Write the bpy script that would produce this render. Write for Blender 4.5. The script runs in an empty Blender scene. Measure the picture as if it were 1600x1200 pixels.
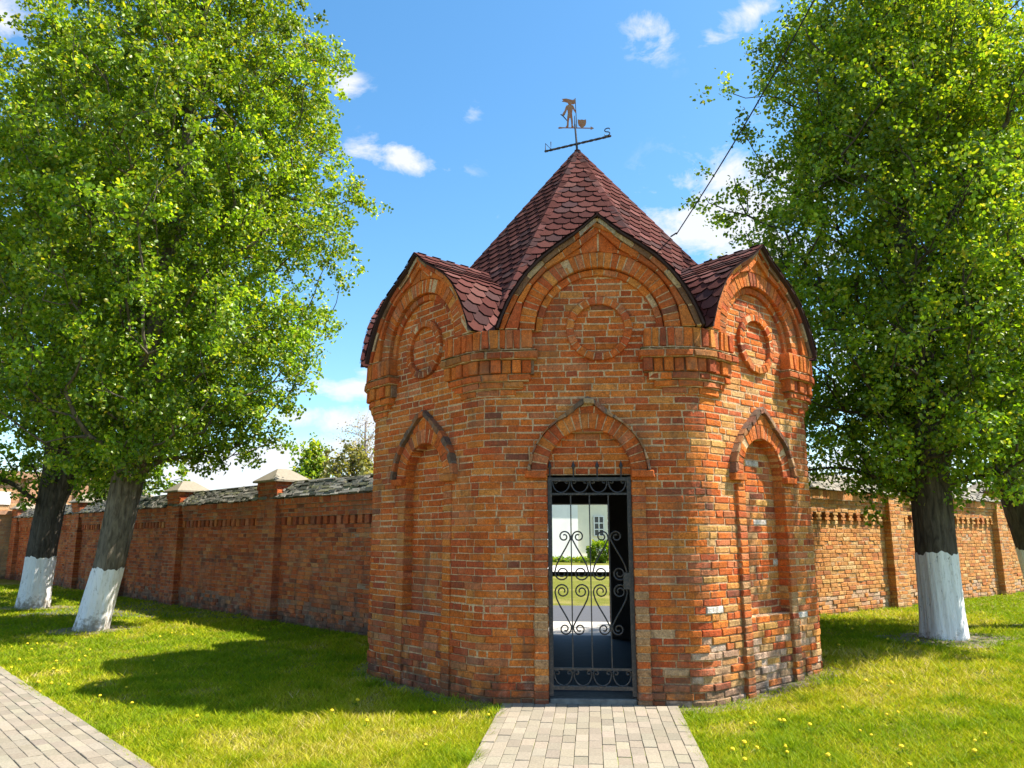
import bpy, math, random
import numpy as np
from mathutils import Vector
from mathutils.geometry import tessellate_polygon

random.seed(11)
rng = np.random.default_rng(11)
scn = bpy.context.scene
COL = scn.collection
R = math.radians

# ------------------------------------------------------------------ camera
cam_d = bpy.data.cameras.new("camera")
cam = bpy.data.objects.new("camera", cam_d)
COL.objects.link(cam)
cam_d.sensor_width = 36.0
cam_d.lens = 27.0
cam_d.clip_start = 0.05
cam_d.clip_end = 3000
cam.location = (0, -7.86, 1.6)
cam.rotation_euler = (R(90 + 11.31), 0, R(5.85))
scn.camera = cam

# ------------------------------------------------------------------ light
SUN_EL, SUN_AZ = 55.0, 82.0          # azimuth clockwise from +Y
sd = Vector((math.sin(R(SUN_AZ)) * math.cos(R(SUN_EL)), math.cos(R(SUN_AZ)) * math.cos(R(SUN_EL)), math.sin(R(SUN_EL))))
sun_d = bpy.data.lights.new("sun", 'SUN')
sun_d.energy = 5.0
sun_d.angle = R(0.53)
sun_d.color = (1.0, 0.93, 0.82)
sun = bpy.data.objects.new("sun", sun_d)
COL.objects.link(sun)
sun.location = (20, 0, 30)
sun.rotation_euler = (-sd).to_track_quat('-Z', 'Y').to_euler()

scn.view_settings.view_transform = 'Standard'
scn.view_settings.look = 'None'
scn.view_settings.gamma = 1
scn.view_settings.exposure = 1.36
scn.cycles.max_bounces = 8
scn.cycles.transparent_max_bounces = 8


def pix_dir(px, py):
    """direction of a photo pixel from the camera (used to place clouds and far things)"""
    pit, yaw = R(11.31), R(5.85)
    F = Vector((-math.sin(yaw), math.cos(yaw), 0)); Rt = Vector((math.cos(yaw), math.sin(yaw), 0)); Z = Vector((0, 0, 1))
    fw = F * math.cos(pit) + Z * math.sin(pit); up = -F * math.sin(pit) + Z * math.cos(pit)
    return (fw * 1200 + Rt * (px - 800) - up * (py - 600)).normalized()


# ------------------------------------------------------------------ world
world = bpy.data.worlds.new("World")
scn.world = world
world.use_nodes = True
nt = world.node_tree
nt.nodes.clear()


def N(t, **kw):
    n = nt.nodes.new(t)
    for k, v in kw.items():
        setattr(n, k, v)
    return n


def L(a, b):
    nt.links.new(a, b)


def setin(sock, v):
    if hasattr(v, 'is_output'):
        nt.links.new(v, sock)
    else:
        sock.default_value = v


def M_(op, a, b=None, c=None, clamp=False):
    n = N('ShaderNodeMath', operation=op)
    n.use_clamp = clamp
    setin(n.inputs[0], a)
    if b is not None:
        setin(n.inputs[1], b)
    if c is not None:
        setin(n.inputs[2], c)
    return n.outputs[0]


def VM(op, a, b=None, out=0):
    n = N('ShaderNodeVectorMath', operation=op)
    setin(n.inputs[0], a)
    if b is not None:
        setin(n.inputs[1], b)
    return n.outputs[out]


sky = N('ShaderNodeTexSky', sky_type='NISHITA')
sky.sun_disc = False
sky.sun_elevation = R(SUN_EL)
sky.sun_rotation = R(SUN_AZ)
sky.air_density = 1.0
sky.dust_density = 0.6
sky.ozone_density = 2.2
hs = N('ShaderNodeHueSaturation')
hs.inputs['Hue'].default_value = 0.491
hs.inputs['Saturation'].default_value = 1.24
hs.inputs['Value'].default_value = 1.0
L(sky.outputs[0], hs.inputs['Color'])
bg = N('ShaderNodeBackground')
bg.inputs['Strength'].default_value = 0.108
L(hs.outputs[0], bg.inputs['Color'])
tc = N('ShaderNodeTexCoord')
dirv = tc.outputs['Generated']
# clouds: (pixel x, y, half width, half height, tilt deg, density)
CLOUDS = [
    (1120, 345, 120, 75, -12, 1.25), (1210, 300, 120, 70, -10, 1.2), (1120, 430, 140, 50, 0, 1.0), (1180, 390, 110, 60, 0, 1.0),
    (625, 248, 75, 22, 6, .95), (690, 256, 30, 14, 0, .6), (1014, 52, 34, 34, 0, .8), (1155, 34, 50, 22, -22, .8), (1195, 12, 40, 16, -10, .7),
    (540, 128, 32, 18, 20, .8), (15, 30, 60, 45, -20, 1.0), (738, 178, 16, 18, 30, .35), (775, 335, 20, 20, 0, .3), (560, 605, 130, 20, -3, 1.0),
    (540, 655, 150, 20, 0, 1.0), (430, 715, 240, 32, -4, 1.1), (300, 760, 400, 40, 0, 1.1), (600, 580, 60, 16, 0, .9), (1330, 720, 260, 60, 0, .9), (1430, 560, 200, 90, 0, .9),
    (60, 420, 160, 90, 10, .9), (1560, 470, 90, 120, 0, .8)]
total = None
for (px, py, hw, hh, tilt, dens) in CLOUDS:
    c = pix_dir(px, py)
    rt = c.cross(Vector((0, 0, 1))).normalized()
    upv = rt.cross(c).normalized()
    ct, st = math.cos(R(-tilt)), math.sin(R(-tilt))
    a1 = (rt * ct + upv * st) * (1100.0 / hw)
    a2 = (upv * ct - rt * st) * (1100.0 / hh)
    x = VM('DOT_PRODUCT', dirv, tuple(a1), out=1)
    y = VM('DOT_PRODUCT', dirv, tuple(a2), out=1)
    r2 = M_('ADD', M_('MULTIPLY', x, x), M_('MULTIPLY', y, y))
    g = M_('EXPONENT', M_('MULTIPLY', r2, -0.9))
    fr = M_('GREATER_THAN', VM('DOT_PRODUCT', dirv, tuple(c), out=1), 0.2)
    g = M_('MULTIPLY', M_('MULTIPLY', g, fr), dens)
    total = g if total is None else M_('MAXIMUM', total, g)
nz = N('ShaderNodeTexNoise')
nz.inputs['Scale'].default_value = 13.0
nz.inputs['Detail'].default_value = 9.0
nz.inputs['Roughness'].default_value = 0.62
nz.inputs['Distortion'].default_value = 0.35
L(VM('MULTIPLY', dirv, (1.0, 1.0, 1.7)), nz.inputs['Vector'])
# scattered clouds elsewhere in the sky (behind the camera, for light)
nz2 = N('ShaderNodeTexNoise')
nz2.inputs['Scale'].default_value = 2.3
nz2.inputs['Detail'].default_value = 5.0
L(VM('MULTIPLY', dirv, (1.0, 1.0, 2.2)), nz2.inputs['Vector'])
backm = M_('MULTIPLY', M_('LESS_THAN', VM('DOT_PRODUCT', dirv, tuple(pix_dir(800, 600)), out=1), 0.45), M_('MULTIPLY', M_('SUBTRACT', nz2.outputs[0], 0.52), 5.0, clamp=True))
shape = M_('ADD', total, M_('MULTIPLY', M_('SUBTRACT', nz.outputs[0], 0.5), 3.2))
shape = M_('MULTIPLY', M_('SUBTRACT', shape, 0.42), 1.7, clamp=True)
shape = M_('MULTIPLY', shape, M_('MULTIPLY', total, 2.2, clamp=True), clamp=True)
mask = M_('MAXIMUM', M_('MULTIPLY', shape, 0.93), backm)
cl = N('ShaderNodeBackground')
cl.inputs['Color'].default_value = (0.93, 0.95, 1.0, 1)
cl.inputs['Strength'].default_value = 0.43
mx = N('ShaderNodeMixShader')
L(mask, mx.inputs[0]); L(bg.outputs[0], mx.inputs[1]); L(cl.outputs[0], mx.inputs[2])
wo = N('ShaderNodeOutputWorld')
L(mx.outputs[0], wo.inputs[0])


# ------------------------------------------------------------------ materials
def new_mat(name):
    global nt
    m = bpy.data.materials.new(name)
    m.use_nodes = True
    nt = m.node_tree
    nt.nodes.clear()
    return m


def noise(scale, detail=4, rough=.55, vec=None, dist=0.0):
    n = N('ShaderNodeTexNoise')
    n.inputs['Scale'].default_value = scale
    n.inputs['Detail'].default_value = detail
    n.inputs['Roughness'].default_value = rough
    n.inputs['Distortion'].default_value = dist
    if vec is not None:
        L(vec, n.inputs['Vector'])
    return n.outputs[0]


def maprange(v, a, b, c=0.0, d=1.0):
    n = N('ShaderNodeMapRange')
    setin(n.inputs[0], v)
    for i, q in enumerate((a, b, c, d)):
        n.inputs[i + 1].default_value = q
    return n.outputs[0]


def mix(fac, a, b, blend='MIX'):
    n = N('ShaderNodeMix', data_type='RGBA', blend_type=blend)
    setin(n.inputs[0], fac)
    for i, v in ((6, a), (7, b)):
        if hasattr(v, 'is_output'):
            L(v, n.inputs[i])
        else:
            n.inputs[i].default_value = (v[0], v[1], v[2], 1)
    return n.outputs[2]


def finish(color, rough=.9, bump=None, bstr=.3, bdist=.01, metal=0.0, spec=.3):
    p = N('ShaderNodeBsdfPrincipled')
    if hasattr(color, 'is_output'):
        L(color, p.inputs['Base Color'])
    else:
        p.inputs['Base Color'].default_value = (*color, 1)
    setin(p.inputs['Roughness'], rough)
    p.inputs['Metallic'].default_value = metal
    p.inputs['Specular IOR Level'].default_value = spec
    if bump is not None:
        b = N('ShaderNodeBump')
        b.inputs['Strength'].default_value = bstr
        b.inputs['Distance'].default_value = bdist
        L(bump, b.inputs['Height'])
        L(b.outputs[0], p.inputs['Normal'])
    o = N('ShaderNodeOutputMaterial')
    L(p.outputs[0], o.inputs[0])


def attr():
    a = N('ShaderNodeAttribute')
    a.attribute_name = "Col"
    return a.outputs['Color']


def pos():
    return N('ShaderNodeNewGeometry').outputs['Position']


def m_brick(name, dirt=(.13, .085, .06), dirt_lo=.52, dirt_hi=.76, bleach=.0, satur=1.0, base_z=.55):
    m = new_mat(name)
    p = pos()
    fine = noise(70, 5, .7, p)
    mid = noise(14, 4, .6, p)
    big = noise(1.3, 5, .6, p)
    c = attr()
    c = mix(1.0, c, mix(maprange(fine, .3, .72), (.54, .52, .52), (1.40, 1.36, 1.30)), 'MULTIPLY')
    c = mix(1.0, c, mix(maprange(noise(26, 5, .7, p), .32, .7), (.74, .70, .68), (1.22, 1.25, 1.28)), 'MULTIPLY')
    c = mix(maprange(mid, .60, .76, 0, .40), c, (.46, .17, .055))
    pits = noise(38, 6, .8, p)
    c = mix(maprange(pits, .45, .31, 0, .85), c, (.09, .045, .03))
    c = mix(maprange(big, dirt_lo, dirt_hi, 0, .62), c, dirt)
    streak = noise(2.6, 5, .65, VM('MULTIPLY', p, (1.6, 1.6, .42)), .4)
    c = mix(maprange(streak, .53, .70, 0, .58), c, tuple(v * .8 for v in dirt))
    dust = noise(2.1, 6, .7, p)
    c = mix(maprange(dust, .50, .74, 0, .34), c, (.58, .32, .16))
    # lime bloom in ragged patches, most of it low on the wall
    sx = N('ShaderNodeSeparateXYZ'); L(p, sx.inputs[0])
    low = maprange(sx.outputs[2], base_z, 0.03, -.05, .165)
    bl = M_('ADD', noise(4.2, 6, .68, p), low)
    c = mix(M_('MULTIPLY', maprange(bl, .66, .82, 0, .62), maprange(fine, .38, .60)), c, (.56, .42, .32))
    if bleach:
        c = mix(bleach, c, (.45, .34, .24))
    damp = M_('ADD', maprange(sx.outputs[2], .42, 0.0, 0, .30), noise(5.5, 6, .7, p))
    c = mix(maprange(damp, .58, .76, 0, .68), c, tuple(v * .7 for v in dirt))
    h = M_('ADD', fine, M_('MULTIPLY', mid, 1.2))
    finish(c, .95, h, .9, .014, spec=.08)
    return m


MAT = {}
MAT['brick'] = m_brick('orange_brick')
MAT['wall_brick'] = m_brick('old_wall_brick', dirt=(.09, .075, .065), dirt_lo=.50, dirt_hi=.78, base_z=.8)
MAT['lit_wall_brick'] = m_brick('sunlit_wall_brick', dirt=(.24, .15, .09), dirt_lo=.60, dirt_hi=.86, base_z=.9)  # lit copy of the wall brick, brighter for the sunny side
MAT['far_brick'] = m_brick('far_brick', bleach=.35)


def simple_attr(name, fs=40, rough=.85, bs=.4, bd=.005, spec=.3, contrast=.25):
    m = new_mat(name)
    p = pos()
    f = noise(fs, 5, .65, p)
    c = mix(1.0, attr(), mix(maprange(f, .3, .72), (1 - contrast,) * 3, (1 + contrast,) * 3), 'MULTIPLY')
    finish(c, rough, f, bs, bd, spec=spec)
    return m


MAT['shingle'] = simple_attr('red_brown_shingle', 160, .97, .6, .004, .04, .5)
MAT['slate'] = simple_attr('grey_stone_slate', 28, .95, .7, .01, .2, .45)
MAT['paver'] = simple_attr('grey_paver', 60, .9, .4, .004, .25, .2)
MAT['plaster_cap'] = simple_attr('beige_cap', 18, .9, .3, .006, .2, .14)


def m_iron():
    m = new_mat('dark_wrought_iron')
    p = pos()
    f = noise(45, 4, .6, p)
    c = mix(maprange(f, .48, .70, 0, .7), (.034, .034, .036), (.13, .095, .075))
    finish(c, .5, f, .3, .002, metal=.35, spec=.5)
    return m


def m_rust():
    m = new_mat('rusty_copper_sheet')
    p = pos()
    f = noise(30, 4, .6, p)
    c = mix(maprange(f, .4, .65), (.36, .13, .06), (.33, .22, .13))
    finish(c, .65, f, .3, .002, metal=.25)
    return m


def m_flat(name, col, rough=.9, ns=6, var=.15, bs=.2):
    m = new_mat(name)
    p = pos()
    f = noise(ns, 6, .62, p)
    c = mix(maprange(f, .3, .7), tuple(x * (1 - var) for x in col), tuple(x * (1 + var) for x in col))
    finish(c, rough, f, bs, .01)
    return m


def m_bark(name, dark, light):
    m = new_mat(name)
    p = pos()
    v = VM('MULTIPLY', p, (1, 1, .22))
    f = noise(16, 6, .65, v, .6)
    g = noise(3, 4, .6, p)
    c = mix(maprange(f, .35, .68), dark, light)
    c = mix(maprange(g, .58, .75, 0, .5), c, (.09, .10, .05))
    finish(c, .95, f, .9, .03, spec=.15)
    return m


def m_whitewash():
    m = new_mat('whitewash')
    p = pos()
    f = noise(34, 6, .7, VM('MULTIPLY', p, (1, 1, .13)), .3)
    g = noise(5, 6, .7, p)
    c = mix(maprange(f, .30, .46), (.56, .54, .50), (.86, .85, .84))
    g2 = M_('ADD', noise(11, 6, .75, VM('MULTIPLY', p, (1, 1, .5))), maprange(f, .3, .6, .10, -.06))
    c = mix(maprange(g2, .62, .68, 0, .75), c, (.15, .13, .105))
    sx = N('ShaderNodeSeparateXYZ'); L(p, sx.inputs[0])
    mud = M_('ADD', maprange(sx.outputs[2], .42, .05, 0, .26), noise(9, 6, .75, p))
    c = mix(maprange(mud, .60, .78, 0, .8), c, (.22, .18, .12))
    c = mix(maprange(g, .62, .74, 0, .4), c, (.42, .39, .33))
    finish(c, .95, f, .8, .025, spec=.1)
    return m


def m_leaf(name, trans=.50, ttint=(1.3, 1.3, .5), gl=.03):
    m = new_mat(name)
    c = attr()
    d = N('ShaderNodeBsdfDiffuse'); L(c, d.inputs[0])
    t = N('ShaderNodeBsdfTranslucent'); L(mix(1.0, c, ttint, 'MULTIPLY'), t.inputs[0])
    ms = N('ShaderNodeMixShader'); ms.inputs[0].default_value = trans
    L(d.outputs[0], ms.inputs[1]); L(t.outputs[0], ms.inputs[2])
    g = N('ShaderNodeBsdfGlossy'); g.inputs['Roughness'].default_value = .42
    g.inputs[0].default_value = (.9, .95, .9, 1)
    m2 = N('ShaderNodeMixShader'); m2.inputs[0].default_value = gl
    L(ms.outputs[0], m2.inputs[1]); L(g.outputs[0], m2.inputs[2])
    o = N('ShaderNodeOutputMaterial'); L(m2.outputs[0], o.inputs[0])
    return m


MAT['iron'] = m_iron()
MAT['rust'] = m_rust()
MAT['interior'] = m_flat('unlit_plaster', (.13, .12, .12))  # dark plaster tone carries the gloom of the unlit inside
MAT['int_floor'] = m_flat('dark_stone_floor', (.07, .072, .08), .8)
MAT['step'] = m_flat('worn_stone_step', (.16, .155, .14), .9, 14, .3, .4)
MAT['bark'] = m_bark('grey_bark', (.07, .058, .043), (.22, .185, .135))
MAT['pale_bark'] = m_bark('pale_twigs', (.20, .16, .15), (.34, .29, .27))
MAT['bark_dark'] = m_bark('dark_bark', (.038, .032, .026), (.13, .108, .085))
MAT['whitewash'] = m_whitewash()
MAT['leaf'] = m_leaf('linden_leaf')
MAT['grass_blade'] = m_leaf('grass_blade', .35, (1.2, 1.2, .5), .004)
MAT['white_plaster'] = m_flat('white_plaster', (.84, .83, .80), .9, 1.2, .06)
MAT['cream_plaster'] = m_flat('cream_plaster', (.82, .77, .62), .9, 1.5, .06)
MAT['glass'] = m_flat('window_glass', (.05, .06, .07), .12, 2, .2, 0)
MAT['white_paint'] = m_flat('white_paint', (.78, .78, .76), .6)
MAT['tin_roof'] = m_flat('grey_tin_roof', (.28, .28, .29), .6)
MAT['cable'] = m_flat('black_cable', (.02, .02, .022), .6)
MAT['yellow'] = m_flat('dandelion_yellow', (.80, .56, .02), .8, 90, .2)
MAT['shaded_paving'] = m_flat('shaded_paving', (.075, .077, .085), .92, 30, .2, .3)  # yard paving with the shade put into its colour
MAT['gravel_path'] = m_flat('pale_path', (.46, .43, .38), .95, 20, .15, .3)
def m_joint():
    m = new_mat('mossy_joint')
    p = pos()
    c = mix(maprange(noise(2.2, 4, .6, p), .42, .60), (.25, .21, .15), (.16, .19, .03))
    finish(c, .95, noise(40, 4, .6, p), .4, .01)
    return m


MAT['sand_joint'] = m_joint()


def m_ground():
    m = new_mat('lawn_ground')
    p = pos()
    a = noise(.55, 6, .62, p)
    b = noise(5.5, 6, .7, p)
    f = noise(60, 4, .7, p)
    c = mix(maprange(f, .3, .7), (.07, .085, .010), (.19, .19, .024))
    c = mix(maprange(a, .50, .66, 0, .7), c, (.26, .22, .07))
    c = mix(maprange(b, .56, .70, 0, .7), c, (.26, .20, .11))
    finish(c, .95, f, .8, .03, spec=.1)
    return m


MAT['ground'] = m_ground()


def m_soil():
    m = new_mat('dry_soil')
    p = pos()
    f = noise(30, 6, .7, p)
    b = noise(7, 4, .6, p)
    c = mix(maprange(f, .3, .7), (.10, .082, .055), (.27, .225, .16))
    c = mix(maprange(b, .5, .62, 0, .8), c, (.07, .10, .02))
    finish(c, .95, f, .8, .03, spec=.1)
    return m


MAT['soil'] = m_soil()


# ------------------------------------------------------------------ object helpers
class MB:
    def __init__(self):
        self.v = []; self.f = []; self.c = []; self.m = []

    def add(self, verts, faces, col=(.5, .5, .5), mi=0):
        o = len(self.v)
        self.v += [tuple(p) for p in verts]
        for f in faces:
            self.f.append(tuple(i + o for i in f)); self.c.append(col); self.m.append(mi)

    def box(self, c, s, col=(.5, .5, .5), ax=None, mi=0):
        """box by centre, full size and an optional (X, Y, Z) frame"""
        X, Y, Z = ax or (Vector((1, 0, 0)), Vector((0, 1, 0)), Vector((0, 0, 1)))
        c = Vector(c); vs = []
        for sx in (-.5, .5):
            for sy in (-.5, .5):
                for sz in (-.5, .5):
                    vs.append(c + X * (sx * s[0]) + Y * (sy * s[1]) + Z * (sz * s[2]))
        self.add(vs, [(0, 1, 3, 2), (4, 6, 7, 5), (0, 4, 5, 1), (2, 3, 7, 6), (0, 2, 6, 4), (1, 5, 7, 3)], col, mi)

    def tube(self, pts, r, n=6, col=(.5, .5, .5), mi=0, cap=True):
        pts = [Vector(p) for p in pts]
        if not hasattr(r, '__len__'):
            r = [r] * len(pts)
        ref = None; rings = []
        for i, p in enumerate(pts):
            t = (pts[min(i + 1, len(pts) - 1)] - pts[max(i - 1, 0)])
            t = t.normalized() if t.length > 1e-9 else Vector((0, 0, 1))
            if ref is None:
                ref = Vector((1, 0, 0)) if abs(t.x) < .8 else Vector((0, 1, 0))
            ref = (ref - t * ref.dot(t))
            ref = ref.normalized() if ref.length > 1e-6 else t.orthogonal().normalized()
            b = t.cross(ref)
            rings.append([p + (ref * math.cos(2 * math.pi * k / n) + b * math.sin(2 * math.pi * k / n)) * r[i] for k in range(n)])
        vs = [q for rg in rings for q in rg]
        fs = []
        for i in range(len(pts) - 1):
            for k in range(n):
                fs.append((i * n + k, i * n + (k + 1) % n, (i + 1) * n + (k + 1) % n, (i + 1) * n + k))
        if cap:
            fs.append(tuple(range(n - 1, -1, -1)))
            fs.append(tuple((len(pts) - 1) * n + k for k in range(n)))
        self.add(vs, fs, col, mi)

    def build(self, name, mats, parent=None, smooth=False):
        me = bpy.data.meshes.new(name)
        me.from_pydata(self.v, [], self.f)
        if not isinstance(mats, (list, tuple)):
            mats = [mats]
        for m in mats:
            me.materials.append(m)
        a = me.attributes.new("Col", 'FLOAT_COLOR', 'FACE')
        cc = np.ones((len(self.f), 4), np.float32)
        cc[:, :3] = np.array(self.c, np.float32).reshape(-1, 3)
        a.data.foreach_set('color', cc.ravel())
        if len(mats) > 1:
            me.polygons.foreach_set('material_index', np.array(self.m, np.int32))
        me.polygons.foreach_set('use_smooth', np.full(len(self.f), smooth))
        me.update()
        return link(name, me, parent)


def link(name, me, parent=None):
    o = bpy.data.objects.new(name, me)
    COL.objects.link(o)
    if parent is not None:
        o.parent = parent
        # parts are modelled in world space: cancel the parent's placement
        w = Vector((0, 0, 0)); q = parent
        while q is not None:
            w += q.location; q = q.parent
        o.location = -w
    return o


def np_mesh(name, verts, faces_n, nfv, cols, mat, parent=None):
    """verts (n,3), faces: consecutive groups of nfv verts described by faces_n (m,nfv)"""
    me = bpy.data.meshes.new(name)
    m = len(faces_n)
    me.vertices.add(len(verts)); me.vertices.foreach_set('co', np.ascontiguousarray(verts, np.float32).ravel())
    me.loops.add(m * nfv); me.loops.foreach_set('vertex_index', np.ascontiguousarray(faces_n, np.int32).ravel())
    me.polygons.add(m)
    me.polygons.foreach_set('loop_start', np.arange(0, m * nfv, nfv, dtype=np.int32))
    me.polygons.foreach_set('loop_total', np.full(m, nfv, np.int32))
    me.materials.append(mat)
    a = me.attributes.new("Col", 'FLOAT_COLOR', 'FACE')
    cc = np.ones((m, 4), np.float32); cc[:, :3] = cols
    a.data.foreach_set('color', cc.ravel())
    me.update(calc_edges=True)
    return link(name, me, parent)


def thing(name, label, cat, loc=(0, 0, 0), group=None):
    o = bpy.data.objects.new(name, None)
    COL.objects.link(o)
    o.location = loc
    o.empty_display_size = .2
    tag(o, label, cat, group)
    return o


def tag(o, label, cat, group=None):
    o['label'] = label; o['category'] = cat
    if group:
        o['group'] = group
    return o


def structure(o):
    o['kind'] = 'structure'
    return o


def sm(a, b, x):
    t = min(1, max(0, (x - a) / (b - a)))
    return t * t * (3 - 2 * t)


def ground_h(x, y):
    return .18 * sm(1.0, 3.8, x) * sm(-2.6, -.6, x - y + 2.65)


# ------------------------------------------------------------------ brick laying
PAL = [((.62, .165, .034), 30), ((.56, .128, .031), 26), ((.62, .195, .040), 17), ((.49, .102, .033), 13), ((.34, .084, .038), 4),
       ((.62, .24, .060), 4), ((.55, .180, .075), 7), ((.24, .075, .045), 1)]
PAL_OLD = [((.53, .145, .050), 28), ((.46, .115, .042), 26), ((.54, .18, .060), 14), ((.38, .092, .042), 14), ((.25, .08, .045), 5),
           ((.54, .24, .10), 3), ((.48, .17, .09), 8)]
PAL_LIT = [((.56, .27, .090), 30), ((.53, .23, .075), 26), ((.58, .33, .125), 18), ((.46, .175, .065), 10), ((.58, .38, .18), 7), ((.34, .14, .065), 3)]  # brick tones for sunlit walls, sunlight already in the colour
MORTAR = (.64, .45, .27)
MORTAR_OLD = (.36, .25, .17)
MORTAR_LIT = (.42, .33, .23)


def pick(pal):
    c = random.choices([p[0] for p in pal], [p[1] for p in pal])[0]
    k = random.uniform(.84, 1.14)
    return tuple(x * k * random.uniform(.975, 1.025) for x in c)


def brick(mb, M, q, d, depth, col, ch=.007, jit=.0025, nseg=1):
    q = [(s + random.uniform(-jit, jit), z + random.uniform(-jit, jit)) for s, z in q]
    cs = sum(p[0] for p in q) / 4; cz = sum(p[1] for p in q) / 4
    size = min(abs(q[1][0] - q[0][0]) + abs(q[1][1] - q[0][1]), abs(q[3][0] - q[0][0]) + abs(q[3][1] - q[0][1]))
    ch = min(ch, size * .25)

    def row(a, b, ins):
        out = []
        for i in range(nseg + 1):
            t = i / nseg
            s = a[0] + (b[0] - a[0]) * t; z = a[1] + (b[1] - a[1]) * t
            if ins:
                ds, dz = cs - s, cz - z
                l = math.hypot(ds, dz) or 1
                ll = abs(ds) + abs(dz) + 1e-9
                s += ins * (1 if ds > 0 else -1) * min(1, abs(ds) / (.25 * l + 1e-9)) * (1 if i in (0, nseg) else 0)
                z += ins * (1 if dz > 0 else -1) * min(1, abs(dz) / (.25 * l + 1e-9))
            out.append((s, z))
        return out
    n1 = nseg + 1
    vs = []
    tilt = [random.uniform(-1, 1) * jit * .8 for _ in range(4)]
    for dd, ins in ((d - depth, 0), (d - ch, 0), (d, ch)):
        lo = row(q[0], q[1], ins); hi = row(q[3], q[2], ins)
        for i, (s, z) in enumerate(lo):
            e = (tilt[0] if i == 0 else tilt[1]) if ins else 0
            vs.append(M(s, z, dd + e))
        for i, (s, z) in enumerate(hi):
            e = (tilt[3] if i == 0 else tilt[2]) if ins else 0
            vs.append(M(s, z, dd + e))
    fs = []
    B, Md, Fr = 0, 2 * n1, 4 * n1
    for i in range(nseg):
        fs.append((Fr + i, Fr + i + 1, Fr + n1 + i + 1, Fr + n1 + i))
    for a, b in ((Md, Fr), (B, Md)):
        for i in range(nseg):
            fs.append((a + i, a + i + 1, b + i + 1, b + i))
            fs.append((b + n1 + i, b + n1 + i + 1, a + n1 + i + 1, a + n1 + i))
        fs.append((a + n1, a, b, b + n1))
        fs.append((a + nseg, a + n1 + nseg, b + n1 + nseg, b + nseg))
    mb.add(vs, fs, col)


def fill_row(mb, M, z0, z1, s0, s1, d, pal, mortar, depth=.16, gap=.0098, jit=.0035, lens=(.262, .262, .262, .128), arcs=None, free=(True, True), rough=0.0, colfn=None, mback=.0055):
    w = s1 - s0
    if w < .03:
        return
    # mortar bed behind the bricks
    e0 = .012 if free[0] else 0; e1 = .012 if free[1] else 0
    if w > e0 + e1 + .02:
        ns = max(1, int(w / .12)) if arcs else 1
        brick(mb, M, [(s0 + e0, z0 - .0005), (s1 - e1, z0 - .0005), (s1 - e1, z1 + .0005), (s0 + e0, z1 + .0005)], d - mback, depth, mortar, ch=.001, jit=0, nseg=ns)
    s = s0
    first = True
    while s < s1 - .005:
        l = random.choice(lens) * random.uniform(.94, 1.05)
        if first:
            l *= random.choice((1, 1, .5, .75)); first = False
        if s1 - (s + l) < .07:
            l = s1 - s
        a = s + (gap / 2 if s > s0 + 1e-6 or not free[0] else 0)
        b = s + l - (gap / 2 if s + l < s1 - 1e-6 or not free[1] else 0)
        col = pick(pal)
        dd = d + random.gauss(0, .0022)
        zz0, zz1 = z0 + gap / 2, z1 - gap / 2
        zz0 += random.gauss(0, .0012); zz1 += random.gauss(0, .0012)
        if colfn:
            col, dd2 = colfn((a + b) / 2, (z0 + z1) / 2, col); dd += dd2
        ns = 1
        if arcs and arcs(a, b):
            ns = max(2, int((b - a) / .07))
        if rough and random.random() < rough:
            dd -= random.uniform(.002, .02)
        dd = max(dd, d - mback + .0025)
        brick(mb, M, [(a, zz0), (b, zz0), (b, zz1), (a, zz1)], dd, depth, col, jit=jit, nseg=ns)
        s += l


def arc_ring(mb, M, cu, cz, r0f, r1f, a0, a1, step, d, depth, pal, mortar, gap=.010, back=True, jit=.002):
    """radial bricks between two radius functions (angles in degrees from horizontal, ccw)"""
    rm = lambda f, a: f(a) if callable(f) else f
    P = lambda a, r: (cu + r * math.cos(R(a)), cz + r * math.sin(R(a)))
    if back:
        n = max(4, int((a1 - a0) / 6))
        for i in range(n):
            b0 = a0 + (a1 - a0) * i / n; b1 = a0 + (a1 - a0) * (i + 1) / n
            brick(mb, M, [P(b1, rm(r0f, b1) + .006), P(b0, rm(r0f, b0) + .006), P(b0, rm(r1f, b0) - .006), P(b1, rm(r1f, b1) - .006)], d - .0065, depth, mortar, ch=.001, jit=0)
    a = a0
    while a < a1 - .05:
        rr = (rm(r0f, a) + rm(r1f, a)) / 2
        st = math.degrees(step * random.uniform(.92, 1.08) / rr)
        if a1 - (a + st) < st * .4:
            st = a1 - a
        g = math.degrees(gap / 2 / rr)
        b0, b1 = a + g, a + st - g
        brick(mb, M, [P(b1, rm(r0f, b1)), P(b0, rm(r0f, b0)), P(b0, rm(r1f, b0)), P(b1, rm(r1f, b1))], d + random.gauss(0, .003), depth, pick(pal), jit=jit)
        a += st


def plane_map(o, U, Nn):
    ox, oy = o[0], o[1]; ux, uy = U[0], U[1]; nx, ny = Nn[0], Nn[1]
    oz = o[2] if len(o) > 2 else 0
    return lambda s, z, d: (ox + ux * s + nx * d, oy + uy * s + ny * d, oz + z)


# ================================================================== GATE TOWER
CX, CY, AP = -.085, 2.68, 2.67
ROT = 1.7
FR = .40                                   # corner rounding radius
HALF = AP * math.tan(R(22.5))
FLAT = HALF - FR * math.tan(R(22.5))
ARC = FR * R(45)
LF = 2 * FLAT + ARC


def face_frame(k):
    t = R(-90 + 45 * k + ROT)
    Nn = (math.cos(t), math.sin(t)); U = (-math.sin(t), math.cos(t))
    return (CX + AP * Nn[0], CY + AP * Nn[1]), U, Nn


FF = [face_frame(k) for k in range(8)]


def fmap(k):
    o, U, Nn = FF[k % 8]
    return plane_map(o, U, Nn)


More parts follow.
